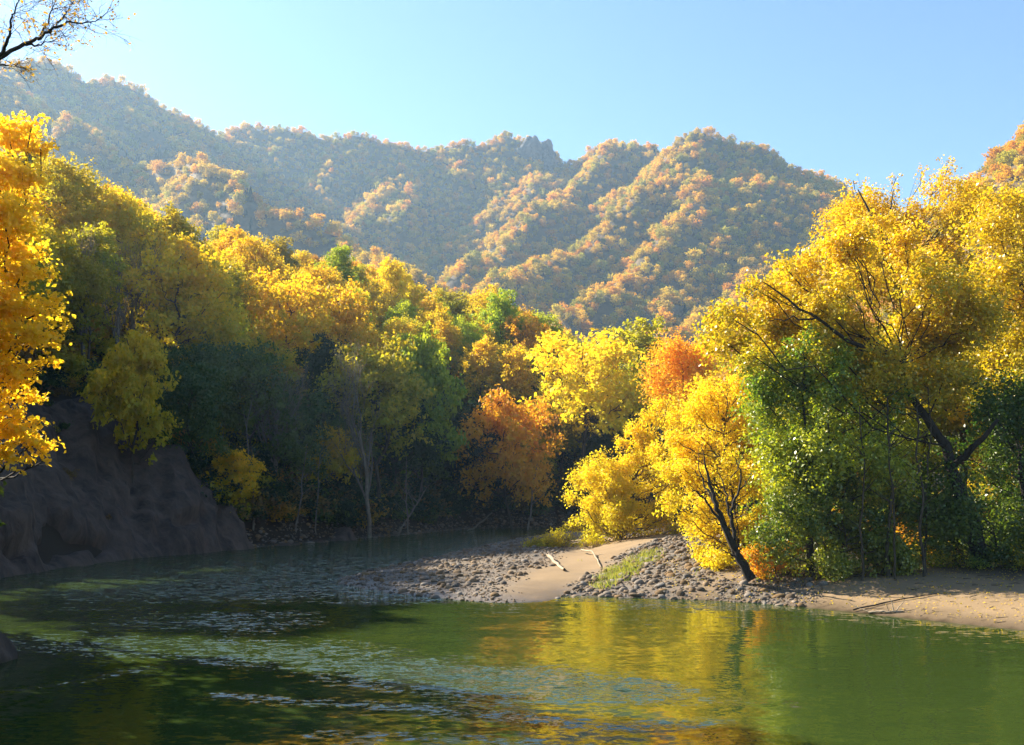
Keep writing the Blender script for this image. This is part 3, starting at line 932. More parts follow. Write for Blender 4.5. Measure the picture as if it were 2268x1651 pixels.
def scatter(name, pts, idx, rot, scl, sources, tilt=None, parent=None):
    """one stuff object: sources (meshes) set on points"""
    c = bpy.data.collections.new(name + '_pieces')
    for k, parts in enumerate(sources):
        o = bpy.data.objects.new('%s_piece_%02d' % (name, k), parts)
        c.objects.link(o)
    me = bpy.data.meshes.new(name)
    me.vertices.add(len(pts)); me.vertices.foreach_set('co', np.ascontiguousarray(pts, np.float32).ravel())
    a = me.attributes.new('idx', 'INT', 'POINT'); a.data.foreach_set('value', np.ascontiguousarray(idx, np.int32))
    rv = np.zeros((len(pts), 3), np.float32); rv[:, 2] = rot
    if tilt is not None: rv[:, :2] = tilt
    a = me.attributes.new('rot', 'FLOAT_VECTOR', 'POINT'); a.data.foreach_set('vector', rv.ravel())
    sv = np.ascontiguousarray(scl, np.float32)
    if sv.ndim == 1: sv = np.repeat(sv[:, None], 3, 1)
    a = me.attributes.new('scl', 'FLOAT_VECTOR', 'POINT'); a.data.foreach_set('vector', np.ascontiguousarray(sv).ravel())
    me.update()
    o = obj(name, me, parent)
    ng = bpy.data.node_groups.new(name + '_scatter', 'GeometryNodeTree')
    ng.interface.new_socket('Geometry', in_out='INPUT', socket_type='NodeSocketGeometry')
    ng.interface.new_socket('Geometry', in_out='OUTPUT', socket_type='NodeSocketGeometry')
    gi = ng.nodes.new('NodeGroupInput'); go = ng.nodes.new('NodeGroupOutput')
    ci = ng.nodes.new('GeometryNodeCollectionInfo'); ci.inputs['Collection'].default_value = c
    ci.inputs['Separate Children'].default_value = True; ci.inputs['Reset Children'].default_value = True
    ip = ng.nodes.new('GeometryNodeInstanceOnPoints'); ip.inputs['Pick Instance'].default_value = True
    def na(n, t):
        x = ng.nodes.new('GeometryNodeInputNamedAttribute'); x.data_type = t; x.inputs['Name'].default_value = n
        return x.outputs['Attribute']
    ng.links.new(gi.outputs[0], ip.inputs['Points']); ng.links.new(ci.outputs[0], ip.inputs['Instance'])
    ng.links.new(na('idx', 'INT'), ip.inputs['Instance Index'])
    er = ng.nodes.new('FunctionNodeEulerToRotation'); ng.links.new(na('rot', 'FLOAT_VECTOR'), er.inputs[0])
    ng.links.new(er.outputs[0], ip.inputs['Rotation']); ng.links.new(na('scl', 'FLOAT_VECTOR'), ip.inputs['Scale'])
    ng.links.new(ip.outputs[0], go.inputs[0])
    md = o.modifiers.new('scatter', 'NODES'); md.node_group = ng
    tag(o, kind='stuff')
    return o

size_px = ms * 10 / np.hypot(tx, ty)
mqx, mqy = proj(np.stack([tx, ty, tz + 6], 1))
front = np.interp(mqx, [0, 150, 230, 300, 430, 600, 760, 950, 1100, 1250, 1400, 1480, 1560, 1640, 1780, 1860, 1900, 2100, 2268], [200, 330, 390, 440, 470, 495, 530, 550, 620, 660, 690, 720, 690, 600, 510, 430, 380, 370, 400])
shown = (mqy < front - 6) & (mqx > 5) & (mqx < W - 5)
big = np.argsort(-size_px * shown)[:120]
rest = np.setdiff1d(np.arange(len(tx)), big)
mount_trees = []
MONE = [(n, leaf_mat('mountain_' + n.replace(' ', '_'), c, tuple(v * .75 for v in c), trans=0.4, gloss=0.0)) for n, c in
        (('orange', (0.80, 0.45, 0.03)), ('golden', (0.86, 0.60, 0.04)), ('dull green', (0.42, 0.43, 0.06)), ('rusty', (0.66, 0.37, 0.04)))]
for i in big:
    cr, tr = (MPROT + PPROT)[mk[i]]
    mount_trees.append((put_tree('broadleaf_tree' if mk[i] < 4 else 'pine_tree', cr, tr, (tx[i], ty[i], tz[i] - 1), mr[i], ms[i], None, 'x', 'nearest trees on the mountain side'), mk[i], tx[i], ty[i], tz[i], ms[i]))
    if mk[i] < 4:
        ci = int(rng.integers(0, 4)); mc = mount_trees[-1][0].children[1]
        mc.material_slots[0].link = 'OBJECT'; mc.material_slots[0].material = MONE[ci][1]
        mount_trees[-1] += (MONE[ci][0],)
    else:
        mount_trees[-1] += ('dark pine',)
f = scatter('mountain_forest', np.stack([tx, ty, tz - 1.5], 1)[rest], mk[rest], mr[rest], ms[rest], [c for c, t in MPROT + PPROT])

# ------------------------------------------------------------------ right bank trees
def bank_tree(name, label, base, lobes, trunk_px, r0, n_leaf, leaf, mat, seed, group=None, bark=BARK_DARK, cat='tree', flat=.75, cpl=34, twigs=9, clr=.27, extra=(), sag=0.05, shell=(.45, 1.05)):
    """base (px, distance); lobes (px, py, radius px, depth offset[, squash]); trunk_px picture points of the trunk above its base"""
    rng = np.random.default_rng(seed)
    px, Y = base
    b = P(px, 1280, Y); b[2] = hz1(b[0], b[1]) - 0.15
    Ls = []
    for L in lobes:
        c = P(L[0], L[1], Y + L[3]); r = L[2] * (Y + L[3]) / F
        q = L[4] if len(L) > 4 else .85
        Ls.append((*(c - b), r, r, r * q))
    V, Q, T, cc, li = crown_leaves(Ls, n_leaf, rng, leaf, flat=flat, cpl=cpl, clr=clr, sag=sag, shell=shell)
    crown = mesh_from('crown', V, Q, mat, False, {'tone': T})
    tr = [np.array([0, 0, -0.3])] + [P(q[0], q[1], Y + (q[2] if len(q) > 2 else 0)) - b for q in trunk_px]
    tr = np.array(tr)
    s = np.linspace(0, len(tr) - 1, 14)
    tr = np.stack([np.interp(s, np.arange(len(tr)), tr[:, k]) for k in range(3)], 1)
    tr[1:-1] += rng.normal(size=(12, 3)) * 0.05
    mb = MB()
    skeleton(mb, Ls, cc, li, tr, r0, rng, twigs=twigs, limb=.2, twig_r=.02)
    for pts, ra, rb in extra:
        e = np.array([P(q[0], q[1], Y + (q[2] if len(q) > 2 else 0)) - b for q in pts])
        s = np.linspace(0, len(e) - 1, 12)
        e = np.stack([np.interp(s, np.arange(len(e)), e[:, k]) for k in range(3)], 1)
        e[1:-1] += rng.normal(size=(10, 3)) * 0.04
        mb.tube(e, np.linspace(ra, rb, 12), 6)
    return put_tree(name, crown, mb.mesh('trunk', bark), tuple(b), 0, 1.0, None, label, group, cat)

def fill(seed, outline, n, r0, r1, dz=1.5):
    """crown lobes spread over a picture outline at the tree's own depth"""
    rng = np.random.default_rng(seed)
    pl = np.array(outline, float); out = []
    while len(out) < n:
        p = rng.uniform(pl.min(0), pl.max(0))
        if in_poly(np.array([p[0]]), np.array([p[1]]), pl)[0]:
            r = rng.uniform(r0, r1)
            if all(math.hypot(p[0] - q[0], p[1] - q[1]) > .55 * (r + q[2]) * .8 for q in out[-6:]):
                out.append((p[0], p[1], r, rng.uniform(-dz, dz), rng.uniform(.65, 1.0)))
    return out
bank_tree('broadleaf_tree', 'great spreading olive-yellow tree with a dark leaning forked trunk on the sandy bank', (2180, 38),
          fill(1, [(1600, 760), (1640, 640), (1720, 590), (1800, 520), (1920, 490), (2060, 520), (2160, 600), (2180, 760), (2120, 860), (2000, 900), (1880, 880), (1760, 800), (1680, 800)], 44, 34, 72, 2.2),
          [(2160, 1180), (2120, 1060), (2080, 960), (2010, 870, .5), (1990, 760, 1)], .36, 62000, .145, LEAF['straw'], 1,
          extra=[([(2110, 1035), (2160, 990, -1), (2210, 930, -1.5)], .15, .07), ([(1990, 790, 0), (1880, 760, -1), (1810, 705, -1.6), (1740, 660, -1.6), (1690, 625, -1.5)], .09, .02),
                 ([(1810, 705, -1.6), (1750, 705, -2), (1700, 712, -2)], .04, .015)], cpl=26)
bank_tree('broadleaf_tree', 'tall bright yellow tree with sparse top twigs rising behind the other bank trees', (2060, 56),
          fill(2, [(1800, 620), (1860, 480), (1900, 400), (1960, 410), (2060, 385), (2110, 380), (2200, 430), (2290, 480), (2300, 660), (2100, 660), (1900, 640)], 40, 30, 66, 2.0) + [(1890, 400, 20, 0), (1985, 395, 22, 0), (2100, 372, 24, 0), (2040, 385, 20, 0)],
          [(2050, 1000), (2030, 800), (1990, 640), (1960, 560)], .3, 52000, .16, LEAF['yellow'], 2, bark=BARK,
          extra=[([(1990, 640), (1960, 560, -3), (1930, 480, -3.5), (1900, 420, -3.5)], .14, .03), ([(1960, 560, -3), (1970, 470, -3.5), (1980, 420, -3)], .08, .02)], cpl=26, clr=.25)
bank_tree('broadleaf_tree', 'fresh green leafy tree in the middle of the right bank thicket', (1800, 38.2),
          fill(3, [(1640, 960), (1680, 820), (1760, 740), (1860, 760), (1960, 840), (2020, 960), (2000, 1080), (1860, 1100), (1700, 1080)], 34, 34, 66, 1.6),
          [(1795, 1180), (1795, 1050), (1785, 930), (1780, 820)], .12, 40000, .13, LEAF['glint'], 3, cpl=26)
bank_tree('willow_tree', 'brilliant yellow feathery willow behind the bare leaning tree', (1630, 42),
          fill(4, [(1470, 1060), (1510, 940), (1560, 860), (1640, 830), (1690, 900), (1680, 1020), (1690, 1180), (1680, 1240), (1590, 1275), (1520, 1200), (1480, 1120)], 84, 16, 34, 1.8),
          [(1635, 1200), (1620, 1100), (1605, 1000), (1610, 900)], .09, 46000, .11, LEAF['yellow'], 4, bark=BARK, flat=.8, cpl=26, clr=.3)
bank_tree('leafy_shrub', 'pale glinting green shrub mass at the foot of the thicket above the sand', (1880, 37.8),
          fill(5, [(1690, 1240), (1700, 1120), (1760, 1040), (1880, 1030), (1990, 1070), (2070, 1150), (2080, 1250), (1980, 1275), (1840, 1280), (1740, 1275)], 36, 26, 54, 1.2),
          [(1870, 1220), (1870, 1150), (1860, 1090)], .05, 40000, .115, LEAF['shade'], 5, bark=BARK, cat='shrub', cpl=26)
bank_tree('broadleaf_tree', 'dark green broad tree standing in shade at the edge of the picture', (2290, 38.8),
          fill(6, [(2060, 1240), (2090, 1060), (2150, 940), (2220, 860), (2340, 820), (2380, 1000), (2380, 1270), (2200, 1285)], 40, 36, 76, 1.8),
          [(2280, 1180), (2260, 1050), (2250, 950)], .2, 40000, .135, LEAF['green'], 6, cpl=26)
bank_tree('broadleaf_tree', 'olive yellow tree filling the upper right edge of the thicket', (2330, 42),
          fill(7, [(2120, 860), (2130, 660), (2170, 520), (2260, 450), (2400, 420), (2420, 700), (2400, 900), (2220, 900)], 42, 36, 76, 2.2),
          [(2320, 1150), (2310, 950), (2290, 750), (2280, 620)], .24, 46000, .15, LEAF['straw'], 7, cpl=26)
bank_tree('broadleaf_tree', 'mixed yellow and green tree half hidden behind the fresh green one', (1760, 47),
          fill(10, [(1640, 800), (1680, 720), (1800, 700), (1960, 760), (2060, 860), (2060, 1060), (1900, 1180), (1700, 1180), (1660, 1000)], 30, 44, 80, 1.6),
          [(1770, 1150), (1775, 950), (1780, 800)], .16, 26000, .16, LEAF['lime'], 10, cpl=26)
bank_tree('red_shrub', 'fiery orange-red low bush at the foot of the bare leaning tree', (1715, 38.4),
          fill(11, [(1670, 1270), (1680, 1210), (1720, 1190), (1770, 1220), (1780, 1270)], 9, 16, 28, .6),
          [(1720, 1250), (1722, 1235), (1725, 1220)], .03, 6000, .09, LEAF['orange'], 12, bark=BARK, cat='shrub', cpl=26)
for i, (px, top, Y, r) in enumerate([(1905, 900, 36.5, .05), (1965, 880, 37, .07), (1985, 960, 36.2, .045), (2045, 900, 36.6, .06), (2052, 860, 37.4, .05), (1790, 960, 39, .06), (1840, 930, 38.2, .05)]):
    rr = np.random.default_rng(70 + i)
    b = P(px, 1280, Y); b[2] = hz1(b[0], b[1]) - .1
    tp = P(px + rr.normal() * 14, top, Y) - b
    tm, cm = MB(), None
    e = wobbly(np.array([0, 0, -.2]), tp, 12, .12, rr)
    tm.tube(e, np.linspace(r, r * .35, 12), 6)
    for k in range(14):
        j = rr.integers(4, 12); a = rr.uniform(0, 6.28); l = rr.uniform(.5, 1.4)
        tm.tube(bez(e[j], e[j] + np.array([math.cos(a) * .5, math.sin(a) * .5, .25]) * l, e[j] + np.array([math.cos(a), math.sin(a), .7]) * l, 5), np.linspace(r * .35, .006, 5), 3)
    sap = tag(empty('sapling', tuple(b)), ['thin dark stem standing alone at the front of the thicket', 'tallest thin stem in front of the fresh green tree', 'slim pale stem beside the tallest thin stem', 'thin stem rising next to the forked trunk',
        'slim tall stem just behind the one next to the forked trunk', 'thin stem in the gap below the fresh green tree', 'slender stem at the edge of the pale green shrub mass'][i], 'sapling')
    obj('trunk', tm.mesh('trunk', BARK), sap)
bank_tree('willow_shrub', 'wide golden willow thicket growing on the gravel point', (1380, 60),
          fill(8, [(1240, 1200), (1260, 1110), (1300, 1030), (1380, 980), (1440, 930), (1490, 920), (1515, 1000), (1520, 1120), (1510, 1215), (1400, 1220), (1290, 1220)], 96, 14, 28, 2.4) + [(1440, 930, 24, 0), (1470, 900, 22, 0), (1485, 880, 14, 0), (1405, 960, 24, 0), (1375, 985, 20, 0), (1500, 930, 24, .5), (1235, 1185, 18, 0), (1210, 1205, 14, 0)],
          [(1375, 1180), (1380, 1120), (1400, 1050)], .07, 44000, .145, LEAF['yellow'], 8, bark=BARK, cat='shrub', flat=.8, cpl=26, clr=.3)
bank_tree('scrub_bush', 'low straw coloured scrub at the tip end of the golden willow thicket', (1215, 61),
          fill(13, [(1165, 1225), (1180, 1195), (1215, 1180), (1260, 1195), (1270, 1230)], 12, 12, 22, .8),
          [(1215, 1215), (1216, 1205), (1217, 1195)], .02, 7000, .1, LEAF['olive'], 14, bark=BARK, cat='shrub', flat=.8, cpl=26, clr=.3)
bank_tree('scrub_bush', 'dry brown scrub fringe in front of the golden willow thicket', (1370, 57),
          fill(15, [(1250, 1235), (1270, 1200), (1400, 1205), (1500, 1215), (1520, 1240), (1400, 1240)], 22, 9, 17, .8),
          [(1370, 1225), (1370, 1218), (1372, 1210)], .02, 9000, .09, LEAF['brown'], 16, bark=BARK, cat='shrub', flat=.8, cpl=26, clr=.3)
bank_tree('broadleaf_tree', 'orange tree between the yellow willow and the river bend', (1520, 82),
          [(1500, 800, 55, 0), (1550, 840, 55, 0), (1470, 860, 45, 0), (1520, 900, 50, 0), (1560, 780, 40, 1)],
          [(1520, 1050), (1515, 900), (1510, 800)], .16, 16000, .2, LEAF['orange'], 9, bark=BARK)

# leaning bare tree on the gravel
rng = np.random.default_rng(31)
b = P(1662, 1280, 37.5); b[2] = hz1(b[0], b[1])
mb = MB()
def px_tube(pts, ra, rb, sides=6, Y=37.5, jit=0.03):
    e = np.array([P(q[0], q[1], Y + (q[2] if len(q) > 2 else 0)) - b for q in pts])
    n = max(6, 4 * len(pts))
    s = np.linspace(0, len(e) - 1, n)
    e = np.stack([np.interp(s, np.arange(len(e)), e[:, k]) for k in range(3)], 1)
    e[1:-1] += rng.normal(size=(n - 2, 3)) * jit
    mb.tube(e, np.linspace(ra, rb, n), sides)
    return e
px_tube([(1664, 1284), (1640, 1240), (1615, 1190), (1590, 1130), (1575, 1080), (1560, 1020)], .2, .03)
px_tube([(1655, 1280, -.3), (1625, 1215, -.3), (1600, 1160, -.5), (1565, 1110, -.5), (1530, 1080, -.4)], .11, .012)
px_tube([(1630, 1220), (1622, 1160, .3), (1618, 1130, .4), (1636, 1090, .5), (1640, 1040, .5), (1620, 1000, .5)], .09, .012)
px_tube([(1620, 1150, .3), (1605, 1080, .6), (1590, 1040, .8)], .05, .008)
px_tube([(1575, 1080), (1555, 1060), (1530, 1035)], .04, .008)
px_tube([(1590, 1130), (1560, 1075, .5), (1545, 1035, .7), (1548, 990, .8)], .045, .008)
px_tube([(1636, 1090, .5), (1660, 1060, .6), (1668, 1030, .7)], .035, .006)
px_tube([(1635, 1240), (1615, 1225, -.4), (1590, 1215, -.6)], .05, .01)
px_tube([(1600, 1160), (1570, 1150, -.3), (1540, 1115, -.4)], .03, .006)
px_tube([(1560, 1020), (1552, 985), (1530, 965)], .025, .005)
px_tube([(1618, 1060, .5), (1650, 1010, .6), (1655, 980, .6)], .022, .005)
t = tag(empty('bare_tree', tuple(b)), 'dark bare leaning tree with forked stems standing on the gravel', 'tree')
obj('trunk', mb.mesh('trunk', BARK_DARK), t)

# backing wood on the right
right_trees = []
rng = np.random.default_rng(8)
RIGHT = []
for i in range(46):
    for _ in range(40):
        x, y = rng.uniform(14, 75), rng.uniform(44, 92)
        px, _p = proj(np.array([x, y, 5]))
        if 1600 < px < 2420 and all((x - a) ** 2 + (y - c) ** 2 > 22 for a, c, *_ in RIGHT):
            break
    else:
        continue
    RIGHT.append((x, y))
for i, (x, y) in enumerate(RIGHT):
    z = hz1(x, y); c = ['olive', 'gold', 'green', 'yellow', 'olive', 'rust'][i % 6]
    px, _p = proj(np.array([x, y, 5]))
    lim = P(px, np.interp(px, [1600, 1700, 1850, 1950, 2268], [780, 640, 520, 480, 480]), y)[2]
    k = int(rng.integers(0, 8)); hgt = [14, 15, 12, 16, 13, 11, 15, 9][k]
    s = min(rng.uniform(.75, 1.05), (lim - z) / hgt)
    if s < .35: continue
    if i in HIDDEN_RIGHT: rng.uniform(); continue
    right_trees.append((put_tree('broadleaf_tree', *PROT[k], (x, y, z - .2), rng.uniform(0, 6.28), s, LEAF[c], 'x', 'trees behind the bank thicket'), c, x, y, hgt * s, z))
    right_trees[-1][0]['slot'] = i

# ------------------------------------------------------------------ cliff (bare landslide scar on the far bank)
def cliff():
    pl = LB[4:11]
    seg = np.linalg.norm(np.diff(pl, axis=0), axis=1); cum = np.concatenate([[0], np.cumsum(seg)])
    us = np.arange(0, cum[-1] - 3, 0.2); ds = np.arange(-0.9, 16, 0.2)
    bx = np.interp(us, cum, pl[:, 0]); by = np.interp(us, cum, pl[:, 1])
    k = np.ones(21) / 21
    bx = np.convolve(np.pad(bx, 10, mode='edge'), k, 'valid'); by = np.convolve(np.pad(by, 10, mode='edge'), k, 'valid')
    tx_, ty_ = np.gradient(bx), np.gradient(by)
    L = np.hypot(tx_, ty_); nx, ny = -ty_ / L, tx_ / L
    X = bx[:, None] + nx[:, None] * ds[None, :]; Y = by[:, None] + ny[:, None] * ds[None, :]
    Z = height(X.ravel(), Y.ravel()).reshape(X.shape)
    Z = np.where(ds[None, :] < 0, ds[None, :] * 1.2, Z)
    sx, sy = proj(np.stack([X, Y, Z], -1))
    lim = np.interp(sx, [-400, 0, 180, 300, 400, 500, 560], [9, 9, 10, 8, 4.7, 1.6, 0.2])
    out = sstep(0.5, -0.6, Z - lim - 0.6 * fbm(X * .4, Y * .4, 3)) * sstep(0, 3, us)[:, None] 
    U = us[:, None] + 0 * Z; D = ds[None, :] + 0 * Z
    gul = np.abs(fbm((U - 0.55 * D) * 0.22, D * 0.05, 3))                      # slanting gullies
    rid = 1 - np.abs(fbm((U - .7 * D) * .55 + 9, D * .16, 4))
    rid2 = np.abs(fbm((U + .5 * D) * 1.6 + 2, (D - .4 * U) * .9, 4))
    disp = 1.0 * gul + 0.5 * rid - .16 * rid2 + 0.25 * fbm(U * .5, D * .5, 4) + 0.16 * fbm(U * 2.4, D * 2.4, 4) + 0.4 * sstep(.1, .5, vnoise((U - .6 * D) * .12 + 4, D * .03))
    disp = disp * np.clip(D * 0.35 + .45, 0.3, 1)
    A = (0.35 + disp) * out - 0.9 * (1 - out)
    # hollows washed out at the foot
    for (px, py, w, h, dep) in [(118, 1190, 1.1, 1.0, 1.9), (150, 1215, 1.6, .6, 1.6), (88, 1232, 1.0, .9, 1.8), (205, 1222, 1.3, .5, 1.2), (390, 1182, 1.4, .5, 1.0), (10, 1240, 1.2, .6, 1.2)]:
        q = (sx - px) ** 2 / (w * 22) ** 2 + (sy - py) ** 2 / (h * 26) ** 2
        A -= dep * np.exp(-q * 1.4)
    V = np.stack([X - nx[:, None] * A * 0.75, Y - ny[:, None] * A * 0.75, Z + A * 0.66], -1).reshape(-1, 3)
    nu, nv = X.shape
    i = (np.arange(nu - 1)[:, None] * nv + np.arange(nv - 1)[None, :]).ravel()
    return mesh_from('cliff', V, np.stack([i, i + nv, i + nv + 1, i + 1], 1), ROCK, False)
tag(obj('cliff', cliff()), kind='structure')

# ------------------------------------------------------------------ stones
def rock_mesh(seed, sub=2, flat=0.6, rough=0.25):
    import bmesh
    rng = np.random.default_rng(seed)
    bm = bmesh.new(); bmesh.ops.create_icosphere(bm, subdivisions=sub, radius=1.0)
    ph = rng.uniform(0, 6, 9); st = np.array([rng.uniform(.75, 1.3), rng.uniform(.65, 1.0), flat * rng.uniform(.7, 1.2)])
    pl = [(unit(rng.normal(size=3)), rng.uniform(.6, .9)) for _ in range(6)]
    for v in bm.verts:
        p = np.array(v.co)
        for n, d in pl:                       # facets worn off a boulder
            e = p @ n - d
            if e > 0: p = p - n * e * 0.85
        p = p * (1 + rough * 0.3 * (math.sin(3 * p[0] + ph[0]) * math.sin(3.3 * p[1] + ph[1]) + .6 * math.sin(5 * p[2] + ph[2] + 2 * p[0])))
        v.co = Vector(p * st)
    me = bpy.data.meshes.new('stone'); bm.to_mesh(me); bm.free()
    me.polygons.foreach_set('use_smooth', np.ones(len(me.polygons), bool))
    me.materials.append(STONE)
    return me
ROCKS = [rock_mesh(500 + i, 2, (.6, .45, .7, .5, .4, .65, .55)[i]) for i in range(7)]
rng = np.random.default_rng(51)
ST_P, ST_R, ST_Z = [], [], []
for zone, (poly, n, mean, sg) in enumerate([(GRAV_A, 14000, .031, .76), (GRAV_B, 5600, .044, .76), (GRAV_C, 3400, .031, .7)]):
    lo, hi = poly.min(0) - 1.0, poly.max(0) + 1.0
    c = rng.uniform(lo, hi, (n * 6, 2))
    w = soft_in(c[:, 0], c[:, 1], poly, 2.0) + 0.25 * fbm(c[:, 0] * .8, c[:, 1] * .8, 3)
    c = c[w > rng.uniform(.25, .75, len(c))][:n]
    r = np.clip(mean * np.exp(rng.normal(0, sg, len(c))), .018, .21)
    ST_P.append(c); ST_R.append(r); ST_Z.append(np.full(len(c), zone))
sp_ = np.concatenate(ST_P); sr_ = np.concatenate(ST_R); szn = np.concatenate(ST_Z)
sz_ = height(sp_[:, 0], sp_[:, 1])
ok = sz_ > -0.12
sp_, sr_, szn, sz_ = sp_[ok], sr_[ok], szn[ok], sz_[ok]
o_ = np.argsort(-sr_ / sp_[:, 1])
kept = []                                        # big stones do not run through one another
for i in o_[:900]:
    if all((sp_[i, 0] - sp_[j, 0]) ** 2 + (sp_[i, 1] - sp_[j, 1]) ** 2 > (0.8 * (sr_[i] + sr_[j])) ** 2 for j in kept):
        kept.append(i)
kept = np.array(kept[:290])
small = np.setdiff1d(np.arange(len(sp_)), np.concatenate([kept, [i for i in o_[:900] if i not in set(kept)]]))
mid = np.array([i for i in o_[:900] if i not in set(kept)])
small = np.concatenate([small, mid[rng.random(len(mid)) < .6]])
STONES = []
for i in kept:
    o = obj('stone', ROCKS[int(rng.integers(0, 7))], None, (sp_[i, 0], sp_[i, 1], sz_[i] + sr_[i] * .08))
    o.scale = (sr_[i],) * 3
    o.rotation_euler = (rng.normal() * .2, rng.normal() * .2, rng.uniform(0, 6.28))
    STONES.append((o, szn[i], sr_[i]))
scatter('gravel', np.stack([sp_[small, 0], sp_[small, 1], sz_[small] + sr_[small] * .02], 1), rng.integers(0, 7, len(small)), rng.uniform(0, 6.28, len(small)), sr_[small], ROCKS, tilt=rng.normal(size=(len(small), 2)) * .25)

# shingle along the foot of the far bank
n = 2600
u = rng.uniform(8.9, 12.4, n); d = np.abs(rng.normal(0, 1.3, n)) - .3
ii = np.clip(u.astype(int), 0, len(LB) - 2); ff = u - ii
p = LB[ii] * (1 - ff)[:, None] + LB[ii + 1] * ff[:, None]
t = unit(LB[ii + 1] - LB[ii]); p = p + np.stack([-t[:, 1], t[:, 0]], 1) * d[:, None]
r = np.clip(.085 * np.exp(rng.normal(0, .5, n)), .04, .3)
scatter('shingle', np.stack([p[:, 0], p[:, 1], height(p[:, 0], p[:, 1]) + r * .2], 1), rng.integers(0, 7, n), rng.uniform(0, 6.28, n), r, ROCKS)

# dark boulder at the water's edge near the viewer
q = G(4, 1462)
o = tag(obj('boulder', rock_mesh(540, 4, 1.0, .6), None, (q[0] - .25, q[1], 0.05)), 'dark wet boulder standing in the river at the picture edge below the cliff', 'boulder')
o.scale = (.62, .7, .62); o.data.materials[0] = ROCK

# ------------------------------------------------------------------ undergrowth on slopes and under the thicket
def bush_mesh(seed, n, rad, leaf, mat):
    rng = np.random.default_rng(seed)
    lob = [(rng.normal() * .5 * rad, rng.normal() * .5 * rad, rad * rng.uniform(.3, .8), rad * .5, rad * .5, rad * .4) for _ in range(6)]
    V, Q, T, cc, li = crown_leaves(lob, n, rng, leaf, cpl=9, flat=.6, clr=.35)
    return mesh_from('bush_piece', V, Q, mat, False, {'tone': T})
BUSH = [bush_mesh(600 + i, 700, 1.1, .17, LEAF[c]) for i, c in enumerate(['dark', 'green', 'olive', 'brown', 'dark', 'rust'])]
n = 14000
x = np.concatenate([rng.uniform(-100, 50, 9000), rng.uniform(-22, 20, 5000)]); y = np.concatenate([rng.uniform(40, 185, 9000), rng.uniform(60, 112, 5000)])
dl, _ = pl_dist(x, y, LB); il = in_poly(x, y, LB_POLY); z = height(x, y)
sx, sy = proj(np.stack([x, y, z], 1))
lim = np.interp(sx, [-400, 0, 180, 300, 400, 500, 560], [9, 9, 10, 8, 4.7, 1.6, 0.2])
ok = il & (np.abs(dl) > 1.1 + .9 * fbm(x * .2, y * .2, 2)) & (np.abs(dl) < 60) & (sx > -150) & (sx < 1700) & ~((sx < 560) & (y < 72) & (z < lim + .2))
x, y, z = x[ok], y[ok], z[ok]
h = z / 22 + rng.normal(size=len(x)) * .2
kk = np.where(h < .35, rng.choice([0, 0, 1, 4, 3], len(x)), rng.choice([1, 2, 3, 5, 2], len(x)))
scatter('undergrowth', np.stack([x, y, z - .1], 1), kk, rng.uniform(0, 6.28, len(x)), rng.uniform(.7, 1.7, len(x)), BUSH)
n = 900                                               # a few plants hold on in the bare scar
x = rng.uniform(-45, -14, n); y = rng.uniform(38, 68, n); z = height(x, y)
dl, _ = pl_dist(x, y, LB); sx, sy = proj(np.stack([x, y, z], 1))
ok = in_poly(x, y, LB_POLY) & (np.abs(dl) > 1.5) & (z < np.interp(sx, [-400, 0, 180, 300, 400, 500, 560], [9, 9, 10, 8, 4.7, 1.6, 0.2]) + .8) & (sx > 0) & (sx < 540)
ok &= fbm(x * .35 + 8, y * .35, 3) > np.where(z > np.interp(sx, [0, 180, 300, 400, 500], [8.4, 9.2, 7.2, 4.0, 1.2]) - .6, -.1, .75)
x, y, z = x[ok], y[ok], z[ok]
scatter('cliff_plants', np.stack([x, y, z + .25], 1), rng.choice([1, 0, 2, 3], len(x)), rng.uniform(0, 6.28, len(x)), rng.uniform(.22, .6, len(x)), BUSH)
n = 900
x = rng.uniform(10, 60, n); y = rng.uniform(36, 75, n)
dr, _ = pl_dist(x, y, RB); ok = in_poly(x, y, RB_POLY) & (np.abs(dr) > 7.5); sx, sy = proj(np.stack([x, y, 0 * x + 1], 1))
ok &= (sx > 1690) & (sx < 2400)
x, y = x[ok], y[ok]
BUSH2 = [bush_mesh(620 + i, 900, 1.0, .12, LEAF[c]) for i, c in enumerate(['green', 'glint', 'olive', 'orange', 'rust'])]
scatter('thicket_undergrowth', np.stack([x, y, height(x, y) - .1], 1), rng.choice([0, 0, 1, 2, 3, 4], len(x)), rng.uniform(0, 6.28, len(x)), rng.uniform(.5, 1.3, len(x)), BUSH2)

# ------------------------------------------------------------------ golden tree and overhanging branch near the viewer
def near_tree(name, label, base_xy, lobes, D, trunk_top, r0, n_leaf, leaf, mat, seed, cpl=40, clr=.22, flat=.35, twigs=10):
    rng = np.random.default_rng(seed)
    b = np.array([*base_xy, hz1(*base_xy) - .2])
    Ls = []
    for L in lobes:
        c = P(L[0], L[1], D + L[3]); r = L[2] * (D + L[3]) / F
        Ls.append((*(c - b), r, r, r * (L[4] if len(L) > 4 else .6)))
    V, Q, T, cc, li = crown_leaves(Ls, n_leaf, rng, leaf, flat=flat, cpl=cpl, clr=clr, sag=.15, shell=(.2, 1.0), aspect=.75)
    mb = MB()
    skeleton(mb, Ls, cc, li, wobbly(np.array([0, 0, -.3]), np.array(trunk_top), 12, .2, rng), r0, rng, twigs=twigs)
    return put_tree(name, mesh_from('crown', V, Q, mat, False, {'tone': T}), mb.mesh('trunk', BARK_DARK), tuple(b), 0, 1.0, None, label, None, 'tree')
